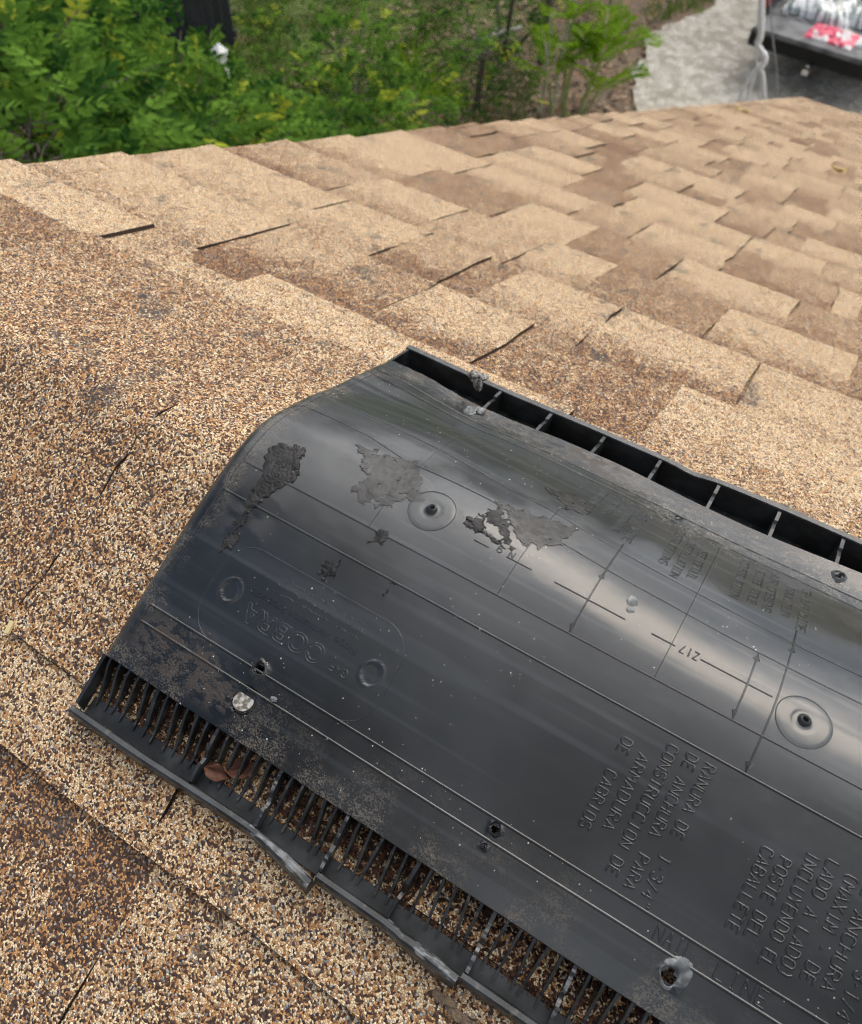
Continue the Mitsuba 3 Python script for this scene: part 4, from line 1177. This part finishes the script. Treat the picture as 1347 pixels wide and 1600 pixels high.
# --- fan-leaved seedling and grass
def grass(name, label, n, area, seed, hmin, hmax):
    rg = np.random.default_rng(seed)
    x = rg.uniform(area[0], area[1], n)
    y = rg.uniform(area[2], area[3], n)
    keep = meshkit.fbm(np.stack([x * 0.8, y * 0.8, x * 0], -1), 3, 7) > 0.42 + 0.14 * smooth01(-6.4, -5.2, x)
    inside = shapely.contains(drive_poly.buffer(0.1), shapely.points(x, y))
    keep &= ~inside
    x, y = x[keep], y[keep]
    n = len(x)
    c = np.stack([x, y, np.full(n, ZG + 0.0)], 1)
    d = np.stack([rg.normal(size=n) * 0.45, rg.normal(size=n) * 0.45, np.ones(n)], 1)
    V, F, U = leaflet_block(c, d, np.stack([rg.normal(size=n), rg.normal(size=n), rg.normal(size=n) * .2], 1), rg.uniform(hmin, hmax, n), rg.uniform(0.008, 0.02, n), np.clip(rg.normal(0.45, 0.28, n), 0.02, 0.98))
    k = put(name, (V, F), 'm_grass', uv=U)
    labels[k] = {'label': label, 'category': 'grass', 'kind': 'stuff'}


grass('grass', 'rough green grass and weeds growing beyond the rake edge', 42000, (-13, -3.2, 7.5, 17), 55, 0.06, 0.22)


wrg = np.random.default_rng(91)
n = 2600
x, y = wrg.uniform(-13, -6.6, n), wrg.uniform(7.8, 16, n)
ok = (meshkit.fbm(np.stack([x * 0.9 + 5, y * 0.9, x * 0], -1), 3, 17) > 0.46) & ~shapely.contains(drive_poly.buffer(0.3), shapely.points(x, y))
x, y = x[ok], y[ok]
cw = np.stack([x, y, ZG + wrg.uniform(0.05, 0.40, len(x))], 1)
V, F, U = compound(cw, np.stack([wrg.normal(size=len(x)), wrg.normal(size=len(x)), np.full(len(x), .5)], 1), 3, wrg.uniform(.12, .3, len(x)), np.full(len(x), .075), wrg.uniform(0, .8, len(x)), wrg, wrg.random(len(x)) < .08)
k = put('weeds', (V, F), 'm_leaf', uv=U)
labels[k] = {'label': 'low broad-leaved weeds scattered through the grass', 'category': 'weeds', 'kind': 'stuff'}


def frond(base, az, elev, L, seed, n=34, leaf=0.34, droop=0.55, wid=0.036):
    rg = np.random.default_rng(seed)
    h = np.array([math.cos(az), math.sin(az), 0])
    t = np.linspace(0, 1, 16)
    pts = np.array(base) + h * (L * np.cos(elev) * t * (1 - 0.1 * t))[:, None] + np.array([0, 0, 1.0]) * (L * np.sin(elev) * t - droop * L * 0.45 * t ** 2.2)[:, None]
    st = tube(pts, np.linspace(0.013, 0.003, 16), 6)
    tt = np.linspace(0.22, 0.99, n)
    P = np.stack([np.interp(tt, t, pts[:, k]) for k in range(3)], 1)
    Dv = np.gradient(P, axis=0)
    Dv /= np.linalg.norm(Dv, axis=1, keepdims=True)
    s = np.cross(Dv, [0, 0, 1.0])
    s /= np.linalg.norm(s, axis=1, keepdims=True) + 1e-9
    u = np.cross(s, Dv)
    C, D, U, R, LL = [], [], [], [], []
    for sg_ in (-1, 1):
        C.append(P)
        D.append(s * sg_ + Dv * 0.75 + u * 0.32 + rg.normal(size=P.shape) * 0.06)
        U.append(u)
        R.append(np.clip(rg.normal(0.45, 0.2, n), 0.02, 0.84))
        LL.append(leaf * np.sin(np.pi * (0.12 + 0.86 * (tt - 0.22) / 0.78)) ** 0.6 * rg.uniform(0.85, 1.1, n))
    C, D, U, R, LL = map(np.concatenate, (C, D, U, R, LL))
    return st, leaflet_block(C, D, U, LL, np.full(len(LL), wid), R)


palm = thing('areca_palm', 'clumping palm with yellow green canes and feathery fronds beside the gravel', 'palm')
prg = np.random.default_rng(77)
for i, (px, py, h, lean) in enumerate([(-4.10, 10.10, 0.75, .05), (-3.92, 10.22, 0.55, .2), (-4.22, 10.32, 1.00, -.10), (-3.97, 10.45, 0.62, .25), (-3.85, 10.05, 0.35, .3), (-4.20, 9.98, 0.40, -.2)]):
    top = np.array([px + lean * 0.5, py + 0.1 * lean, ZG + h])
    put('cane', tube([(px, py, ZG - 0.03), (px + lean * .2, py, ZG + h * 0.5), top], [0.034, 0.028, 0.018], 9), 'm_cane', palm, smooth=60)
    for j in range(3 + i % 2):
        az = [-0.5, 0.5, -1.5, 2.6, 1.4][j] + prg.normal() * 0.35
        st, (V, F, U) = frond(top, az, prg.uniform(0.75, 1.30), prg.uniform(0.80, 1.15), 900 + i * 10 + j, n=22, leaf=0.30, droop=0.75, wid=0.024)
        fk = put('frond', (V, F), 'm_palm', palm, uv=U)
        put('leaf_stalk', st, 'm_cane', fk, smooth=60)
for px, py, tx_, h in ((-4.38, 10.0, -.02, 1.25), (-4.30, 10.2, .05, 1.5)):
    put('cane', tube([(px, py, ZG - 0.03), (px + tx_ * .4, py, ZG + h * 0.5), (px + tx_, py, ZG + h)], [0.026, 0.022, 0.016], 9), 'm_pale_cane', palm, smooth=60)
palm2 = thing('areca_palm', 'low palm clump behind, at the top edge left of the gravel', 'palm')
for i, (px, py, h) in enumerate([(-5.15, 13.2, 0.9), (-4.95, 13.5, 1.2), (-5.35, 13.6, 1.0)]):
    top = np.array([px + .08, py, ZG + h])
    put('cane', tube([(px, py, ZG - 0.03), (px, py, ZG + h * 0.5), top], [0.030, 0.024, 0.015], 9), 'm_cane', palm2, smooth=60)
    for j in range(5):
        st, (V, F, U) = frond(top, prg.uniform(0, 2 * math.pi), prg.uniform(0.7, 1.3), prg.uniform(1.0, 1.5), 1900 + i * 10 + j)
        fk = put('frond', (V, F), 'm_palm', palm2, uv=U)
        put('leaf_stalk', st, 'm_cane', fk, smooth=60)
# fan-leaved seedling just behind the rake
fan = thing('palmetto', 'small fan-leaved palm seedling just beyond the rake edge', 'palm')
frg = np.random.default_rng(66)
cs = np.repeat([[-5.55, 8.75, ZG + 0.35], [-5.75, 9.0, ZG + 0.45], [-5.35, 9.0, ZG + 0.30]], 16, 0)
an = np.tile(np.linspace(-1.3, 1.3, 16), 3)
dd = np.stack([np.sin(an) * 0.9, frg.normal(size=48) * .12 - .25, np.cos(an)], 1)
V, F, U = leaflet_block(cs, dd, np.tile([0, -1.0, .3], (48, 1)), frg.uniform(.45, .62, 48), np.full(48, 0.030), np.clip(frg.normal(0.55, .2, 48), 0, .84))
put('frond', (V, F), 'm_palm', fan, uv=U)
put('stem', cat([tube([(-5.55, 8.85, ZG - .02), tuple(c)], [0.014, 0.008], 6) for c in cs[::16]]), 'm_cane', fan, smooth=60)

# saplings and a fallen branch
def sapling(label, x, y, h, r, seed, lean):
    rg = np.random.default_rng(seed)
    t = thing('sapling', label, 'tree')
    pts = np.array([[x + lean * k * k, y, ZG - 0.03 + h * k] for k in np.linspace(0, 1, 8)])
    put('trunk', tube(pts, np.linspace(r, r * 0.5, 8), 9), 'm_bark', t, smooth=60)
    n = 120
    c = pts[-1] + rg.normal(size=(n, 3)) * np.array([.45, .45, .3])
    V, F, U = compound(c, rg.normal(size=(n, 3)), 4, rg.uniform(.15, .3, n), np.full(n, .08), rg.uniform(0, .8, n), rg, rg.random(n) < .1)
    put('crown', (V, F), 'm_leaf', t, uv=U)
    ms = [tube(np.array([pts[-2], (pts[-2] + q) / 2 + [0, 0, .05], q]), [r * .4, r * .25, .004], 5) for q in c[:8]]
    put('limb', cat(ms), 'm_bark', t, smooth=60)


sapling('thin dark sapling standing in the leaf litter right of the grass', -5.12, 9.55, 0.8, 0.055, 1, 0.05)
sapling('slender grey sapling behind the palm canes', -5.05, 11.3, 2.3, 0.06, 2, 0.10)
k = put('fallen_branch', cat([tube([(-6.0, 11.1, ZG + .12), (-5.75, 11.3, ZG + .22), (-5.55, 11.6, ZG + .25)], [0.035, 0.035, 0.03], 7), tube([(-5.8, 11.25, ZG + .2), (-5.9, 11.6, ZG + .3)], [.02, .01], 6)]),
        two(princ((0.42, 0.40, 0.36), 0.8, 0.2)), smooth=60)
labels[k] = {'label': 'pale bare fallen branch lying in the grass', 'category': 'branch'}

# leaf litter: flat dry leaves on the soil
lrg = np.random.default_rng(44)
n = 2600
x, y = lrg.uniform(-8, -2.6, n), lrg.uniform(7.2, 13.5, n)
ok = ~shapely.contains(drive_poly.buffer(-0.15), shapely.points(x, y))
x, y = x[ok], y[ok]
n = len(x)
an = lrg.uniform(0, 6.28, n)
V, F, U = leaflet_block(np.stack([x, y, np.full(n, ZG + 0.045)], 1), np.stack([np.cos(an), np.sin(an), lrg.normal(size=n) * .25], 1), np.stack([lrg.normal(size=n) * .3, lrg.normal(size=n) * .3, np.ones(n)], 1), lrg.uniform(.06, .15, n), lrg.uniform(.03, .07, n), lrg.uniform(0, 1, n))
scene['m_litter'] = two(princ(proc(lambda p, n, uv: mix((0.10, 0.065, 0.042), (0.40, 0.29, 0.20), fract(uv.x))), 0.7, 0.2))
k = put('leaf_litter', (V, F), 'm_litter', uv=np.clip(U, 0.01, .99))
labels[k] = {'label': 'brown dry leaf litter covering the soil by the palm', 'category': 'leaf litter', 'kind': 'stuff'}

# ------------------------------------------------------------------ fence behind the shrubs
fence = thing('board_fence', 'charcoal board fence standing behind the left shrubs', 'fence')
scene['m_fence'] = two(princ(proc(lambda p, n, uv: mix((0.022, 0.024, 0.028), (0.060, 0.062, 0.070), fbm(p.x * 9, p.y * 9, p.z * 3, 3))), 0.6, 0.3))
f0, f1 = np.array([-12.6, 8.2]), np.array([-8.55, 8.75])
fd = (f1 - f0) / np.linalg.norm(f1 - f0)
nb = 26
for i in range(nb):
    p = f0 + (f1 - f0) * (i + 0.5) / nb
    m = box(-0.070, 0.070, -0.011, 0.011, 0, 1.75 + 0.02 * math.sin(i * 2.3))
    m.apply_transform(trimesh.transformations.rotation_matrix(math.atan2(fd[1], fd[0]), [0, 0, 1]))
    m.apply_translation((p[0], p[1], ZG - 0.03))
    put('board', m, 'm_fence', fence)
for zz in (0.35, 1.40):
    m = box(-2.05, 2.05, 0.013, 0.055, zz, zz + 0.09)
    m.apply_transform(trimesh.transformations.rotation_matrix(math.atan2(fd[1], fd[0]), [0, 0, 1]))
    m.apply_translation((*((f0 + f1) / 2), ZG))
    put('rail', m, 'm_fence', fence)
scene['m_white'] = two(princ(proc(lambda p, n, uv: mix((0.78, 0.78, 0.78), (0.88, 0.88, 0.88), fbm(p.x * 6, p.y * 6, p.z * 6, 3))), 0.45, 0.4))
post = cat([box(-7.61, -7.50, 7.34, 7.45, ZG - .03, ZG + .92), trimesh.creation.cone(0.11, 0.10, sections=4, transform=trimesh.transformations.translation_matrix((-7.555, 7.395, ZG + .922)) @ trimesh.transformations.rotation_matrix(math.pi / 4, [0, 0, 1])),
            box(-7.625, -7.485, 7.325, 7.465, ZG + .88, ZG + .915)])
k = put('white_post', post, 'm_white')
labels[k] = {'label': 'white square post with a cap at the end of the charcoal fence', 'category': 'post'}

# ------------------------------------------------------------------ pickup truck
truck = thing('pickup_truck', 'dark pickup truck backed up to the house with its tailgate lowered', 'truck')
scene['m_paint'] = two(princ(proc(lambda p, n, uv: mix((0.020, 0.021, 0.024), (0.030, 0.031, 0.034), fbm(p.x * 3, p.y * 3, p.z * 3, 2))), 0.22, 0.5, clearcoat=0.8, clearcoat_gloss=0.9))
scene['m_liner'] = two(princ(proc(lambda p, n, uv: mix((0.055, 0.058, 0.064), (0.14, 0.145, 0.155), smoothstep(.3, .7, fbm(p.x * 7, p.y * 7, p.z * 7, 4)))), 0.55, 0.4))
scene['m_rubber'] = two(princ((0.018, 0.018, 0.019), 0.7, 0.3))
scene['m_tail'] = two(princ((0.35, 0.010, 0.015), 0.12, 0.6, clearcoat=0.6))
scene['m_lens_white'] = two(princ((0.6, 0.6, 0.6), 0.15, 0.6))
scene['m_chrome'] = two(princ((0.55, 0.55, 0.56), 0.22, 0.5, metallic=0.9))
scene['m_glass_dark'] = two(princ((0.01, 0.012, 0.014), 0.05, 0.7))
tx0, ty0 = -2.47, 12.25              # rear left corner of the lowered tailgate
TW = 1.72
bz = ZG + 0.80                       # bed floor height


def rbox(x0, x1, y0, y1, z0, z1, r=0.02):
    m = box(x0 + r, x1 - r, y0 + r, y1 - r, z0 + r, z1 - r)
    s = trimesh.creation.icosphere(1, r)
    pts = (m.vertices[:, None] + s.vertices[None]).reshape(-1, 3)
    return trimesh.convex.convex_hull(pts)


def rot_truck(m):
    m.apply_transform(trimesh.transformations.rotation_matrix(math.radians(-4.5), [0, 0, 1], (tx0, ty0, 0)))
    return m


L2 = tx0 - 0.10
R2 = tx0 + TW + 0.10
tg = put('tailgate', rot_truck(rbox(tx0 + 0.02, tx0 + TW - 0.02, ty0, ty0 + 0.58, bz - 0.065, bz, 0.018)), 'm_liner', truck, smooth=30)
put('bed_floor', rot_truck(box(tx0, tx0 + TW, ty0 + 0.60, ty0 + 2.55, bz - 0.06, bz - 0.005)), 'm_liner', truck)
for i in range(7):
    put('bed_rib', rot_truck(rbox(tx0 + 0.16 + i * 0.22, tx0 + 0.26 + i * 0.22, ty0 + 0.62, ty0 + 2.5, bz - 0.012, bz + 0.008, 0.005)), 'm_liner', truck)
for xa, xb in ((L2, tx0), (tx0 + TW, R2)):
    put('bed_side', rot_truck(rbox(xa, xb, ty0 + 0.62, ty0 + 2.6, ZG + 0.52, bz + 0.54, 0.03)), 'm_paint', truck, smooth=40)
    put('taillight', rot_truck(rbox(xa + 0.01, xb - 0.004, ty0 + 0.585, ty0 + 0.66, bz + 0.05, bz + 0.44, 0.02)), 'm_tail', truck, smooth=40)
put('bed_front', rot_truck(box(tx0, tx0 + TW, ty0 + 2.52, ty0 + 2.58, bz - 0.05, bz + 0.52)), 'm_paint', truck)
bump = rot_truck(rbox(L2 + 0.02, R2 - 0.02, ty0 + 0.30, ty0 + 0.56, ZG + 0.44, ZG + 0.66, 0.03))
put('bumper', bump, 'm_rubber', truck, smooth=40)
put('tow_hitch', rot_truck(cat([box(tx0 + TW / 2 - 0.04, tx0 + TW / 2 + 0.04, ty0 + 0.14, ty0 + 0.6, ZG + 0.36, ZG + 0.43), trimesh.creation.icosphere(2, 0.03).apply_translation((tx0 + TW / 2, ty0 + 0.17, ZG + 0.47))])), 'm_chrome', truck)
put('underbody', rot_truck(box(tx0 + 0.25, tx0 + TW - 0.25, ty0 + 0.6, ty0 + 5.2, ZG + 0.34, ZG + 0.62)), 'm_rubber', truck)
cab = trimesh.convex.convex_hull(np.array([[x, y, z] for x in (L2, R2) for y, z in ((ty0 + 2.65, ZG + .45), (ty0 + 2.65, bz + .5), (ty0 + 5.9, ZG + .45), (ty0 + 5.9, ZG + 1.15), (ty0 + 5.2, ZG + 1.25))]))
put('cab_body', rot_truck(cab), 'm_paint', truck)
gl = trimesh.convex.convex_hull(np.array([[x, y, z] for xo, y, z in ((0.02, ty0 + 2.66, bz + .5), (0.14, ty0 + 2.85, ZG + 1.86), (0.14, ty0 + 4.2, ZG + 1.88), (0.02, ty0 + 4.95, ZG + 1.24)) for x in (L2 + xo, R2 - xo)]))
put('cab_glass', rot_truck(gl), 'm_glass_dark', truck)
for xx in (L2 + 0.13, R2 - 0.13):
    for yy in (ty0 + 1.75, ty0 + 5.0):
        w = trimesh.creation.cylinder(0.37, 0.24, sections=40)
        w.apply_transform(trimesh.transformations.rotation_matrix(math.pi / 2, [0, 1, 0]))
        w.apply_translation((xx, yy, ZG + 0.42))
        wk = put('wheel', rot_truck(w), 'm_rubber', truck, smooth=30)
        r_ = trimesh.creation.cylinder(0.22, 0.25, sections=30)
        r_.apply_transform(trimesh.transformations.rotation_matrix(math.pi / 2, [0, 1, 0]))
        r_.apply_translation((xx, yy, ZG + 0.42))
        put('rim', rot_truck(r_), 'm_chrome', wk, smooth=30)


# loads on the bed
def pillow(x0, x1, y0, y1, z0, h, seed, wr=0.03, n=44):
    U, W = np.meshgrid(np.linspace(-1, 1, n), np.linspace(-1, 1, n), indexing='ij')
    e = np.clip(1 - np.abs(U) ** 3, 0, 1) ** .5 * np.clip(1 - np.abs(W) ** 3, 0, 1) ** .5
    nz = meshkit.fbm(np.stack([U * 3, W * 3, U * 0 + seed], -1), 4, seed) - .5
    nz2 = np.abs(meshkit.noise(np.stack([U * 7 + W * 3, W * 6, U * 0 + seed], -1), seed + 2) - .5)
    x = (x0 + x1) / 2 + U * (x1 - x0) / 2 * (1 + .05 * nz)
    y = (y0 + y1) / 2 + W * (y1 - y0) / 2 * (1 + .05 * nz)
    zt = z0 + h * e * (0.85 + .5 * nz) + wr * nz2 * e
    idx = np.arange(n * n).reshape(n, n)
    Q = np.stack([idx[:-1, :-1], idx[1:, :-1], idx[1:, 1:], idx[:-1, 1:]], -1).reshape(-1, 4)
    top = np.stack([x, y, zt], -1).reshape(-1, 3)
    bot = np.stack([x, y, z0 + 0 * zt], -1).reshape(-1, 3)
    QQ = np.vstack([Q, Q[:, ::-1] + n * n])
    return trimesh.Trimesh(np.vstack([top, bot]), np.vstack([QQ[:, [0, 1, 2]], QQ[:, [0, 2, 3]]]), process=False)


scene['m_wrap'] = two({'type': 'bumpmap', 'tex': proc(lambda p, n, uv: 0.012 * fbm(p.x * 30 + p.y * 8, p.y * 14, p.z * 20, 3), eps=4e-3), 'scale': 1.0,
                       'b': princ(proc(lambda p, n, uv: mix((0.16, 0.20, 0.19), (0.70, 0.72, 0.73), smoothstep(.42, .58, fbm(p.x * 34 + p.y * 9, p.y * 9, 2, 3)))), 0.16, 0.6)})
scene['m_redbag'] = two(princ(proc(lambda p, n, uv: mix((0.74, 0.70, 0.69), (0.66, 0.055, 0.13), smoothstep(.42, .50, fbm(p.x * 9 + p.y * 4.1, p.y * 7.5 - p.x * 2.2, 3, 3)))), 0.28, 0.5))
scene['m_whitebag'] = two(princ((0.74, 0.74, 0.73), 0.35, 0.5))
k = put('plastic_wrap', rot_truck(pillow(tx0 + 0.12, tx0 + 1.05, ty0 + 0.70, ty0 + 1.75, bz + .01, 0.20, 4, .06)), 'm_wrap', smooth=60)
labels[k] = {'label': 'clear plastic wrapped bundle in the truck bed at left', 'category': 'wrapped bundle'}
k = put('plastic_wrap', rot_truck(pillow(tx0 + 0.95, tx0 + 1.66, ty0 + 0.85, ty0 + 1.95, bz + .01, 0.24, 6, .06)), 'm_wrap', smooth=60)
labels[k] = {'label': 'clear plastic wrapped bundle in the truck bed beyond the red bag', 'category': 'wrapped bundle'}
k = put('red_bag', rot_truck(pillow(tx0 + 0.66, tx0 + 1.30, ty0 + 0.16, ty0 + 0.66, bz + .003, 0.045, 8, .09)), 'm_redbag', smooth=60)
labels[k] = {'label': 'crumpled red and white plastic bag on the lowered tailgate', 'category': 'bag'}
k = put('white_bag', rot_truck(pillow(tx0 + 1.28, tx0 + 1.66, ty0 + 0.32, ty0 + 0.72, bz + .003, 0.08, 9, .03)), 'm_whitebag', smooth=60)
labels[k] = {'label': 'plain white plastic bag on the tailgate right of the red bag', 'category': 'bag'}

# ------------------------------------------------------------------ white cable hanging past the eave, thin grey wire
cable = thing('hanging_cable', 'white twisted cable hanging past the roof corner, knotted above its loose strands', 'cable')
CX, CY = -1.18, 7.35                 # plane of the cable


def bez(pts, n=24):
    p = np.array(pts, float)
    t = np.linspace(0, len(p) - 1, n)
    from scipy.interpolate import make_interp_spline
    return make_interp_spline(np.arange(len(p)), p, k=min(3, len(p) - 1))(t)


CABLE = dict(top=(-4.3, 7.9, 4.2), a=(-1.487, 7.35, -2.308), k1=(-1.418, 7.35, -2.60), k2=(-1.315, 7.35, -2.706), k3=(-1.335, 7.35, -2.790))
put('strand', tube(bez([CABLE['top'], (-2.4, 7.5, -0.30), (-1.80, 7.40, -1.60), CABLE['a'], CABLE['k1']], 40), 0.026, 10), 'm_white', cable, smooth=60)
put('strand', tube(bez([CABLE['k1'], (-1.375, 7.34, -2.645), CABLE['k2'], CABLE['k3']]), [0.021] * 12 + [0.027] * 12, 10), 'm_white', cable, smooth=60)
put('strand', tube(bez([CABLE['k1'], (-1.400, 7.36, -2.67), (-1.375, 7.36, -2.75), CABLE['k3']]), 0.006, 8), 'm_white', cable, smooth=60)
for m_, e, r in (((-1.395, 7.35, -2.950), (-1.425, 7.33, -3.30), .010), ((-1.350, 7.35, -2.960), (-1.330, 7.35, -3.30), .009), ((-1.275, 7.35, -2.860), (-1.215, 7.36, -3.02), .013), ((-1.265, 7.35, -2.95), (-1.230, 7.36, -3.25), .007), ((-1.215, 7.35, -2.99), (-1.140, 7.34, -3.20), .008)):
    put('strand', tube(bez([CABLE['k3'], m_, e]), r * 1.4, 8), 'm_white', cable, smooth=60)
scene['m_wire'] = two(princ((0.30, 0.30, 0.31), 0.4, 0.5))
k = put('grey_wire', tube(bez([(-4.2, 7.9, 4.2), (-2.3, 7.5, -0.3), (-1.424, 7.35, -2.294), (-1.20, 7.35, -2.75), (-1.108, 7.35, -3.02), (-1.06, 7.35, -3.4)], 40), 0.006, 6), 'm_wire', smooth=60)
labels[k] = {'label': 'thin grey wire hanging just right of the white cable', 'category': 'wire'}

# ------------------------------------------------------------------ trees further off (seen mirrored in the vent)
def tree(label, x, y, h, r, seed):
    rg = np.random.default_rng(seed)
    t = thing('tree', label, 'tree', 'trees beyond the garden')
    tr = tube([(x, y, ZG - .05), (x + .1, y, ZG + h * .35), (x - .05, y + .1, ZG + h * .65), (x, y, ZG + h * .9)], [r * .09, r * .075, r * .05, r * .02], 9)
    ms = [tr]
    cl = []
    for i in range(11):
        a = rg.uniform(0, 6.28)
        q = np.array([x + math.cos(a) * r * rg.uniform(.2, .8), y + math.sin(a) * r * rg.uniform(.2, .8), ZG + h * rg.uniform(.45, .98)])
        cl.append(q)
        ms.append(tube([(x, y, q[2] - h * .18), tuple((q + np.array([x, y, q[2] - h * .1])) / 2), tuple(q)], [r * .03, r * .02, r * .01], 6))
    put('trunk', cat(ms), 'm_bark', t, smooth=60)
    n = 2600
    ci = rg.integers(0, 11, n)
    v = rg.normal(size=(n, 3))
    v /= np.linalg.norm(v, axis=1, keepdims=True)
    c = np.array(cl)[ci] + v * (r * .48 * rg.uniform(.2, 1, n) ** .5)[:, None]
    V, F, U = leaflet_block(c, rg.normal(size=(n, 3)), rg.normal(size=(n, 3)) + [0, 0, 1], rg.uniform(.2, .42, n), rg.uniform(.10, .22, n), np.clip(rg.normal(.4, .3, n), .02, .98))
    put('crown', (V, F), 'm_far_leaf', t, uv=U)


for i, (x, y, h, r) in enumerate([(-15, 19, 11.5, 3.6), (-10.5, 22, 13.5, 4.0), (-6.5, 25, 12.0, 3.6), (-3.0, 28, 9.5, 3.0), (10, 30, 6.5, 2.8), (-19, 13, 9.0, 3.2), (-20, 5, 9, 3.0)]):
    tree(['broad tree left of the fence line, half hidden', 'tallest tree, straight behind the fence', 'tree behind the grass, between fence and palm', 'slim tree behind the palm, nearest the gravel', 'small lone tree far beyond the truck', 'tree at the far left behind the tall shrub', 'tree level with the roof at the far left'][i], x, y, h, r, 300 + i)
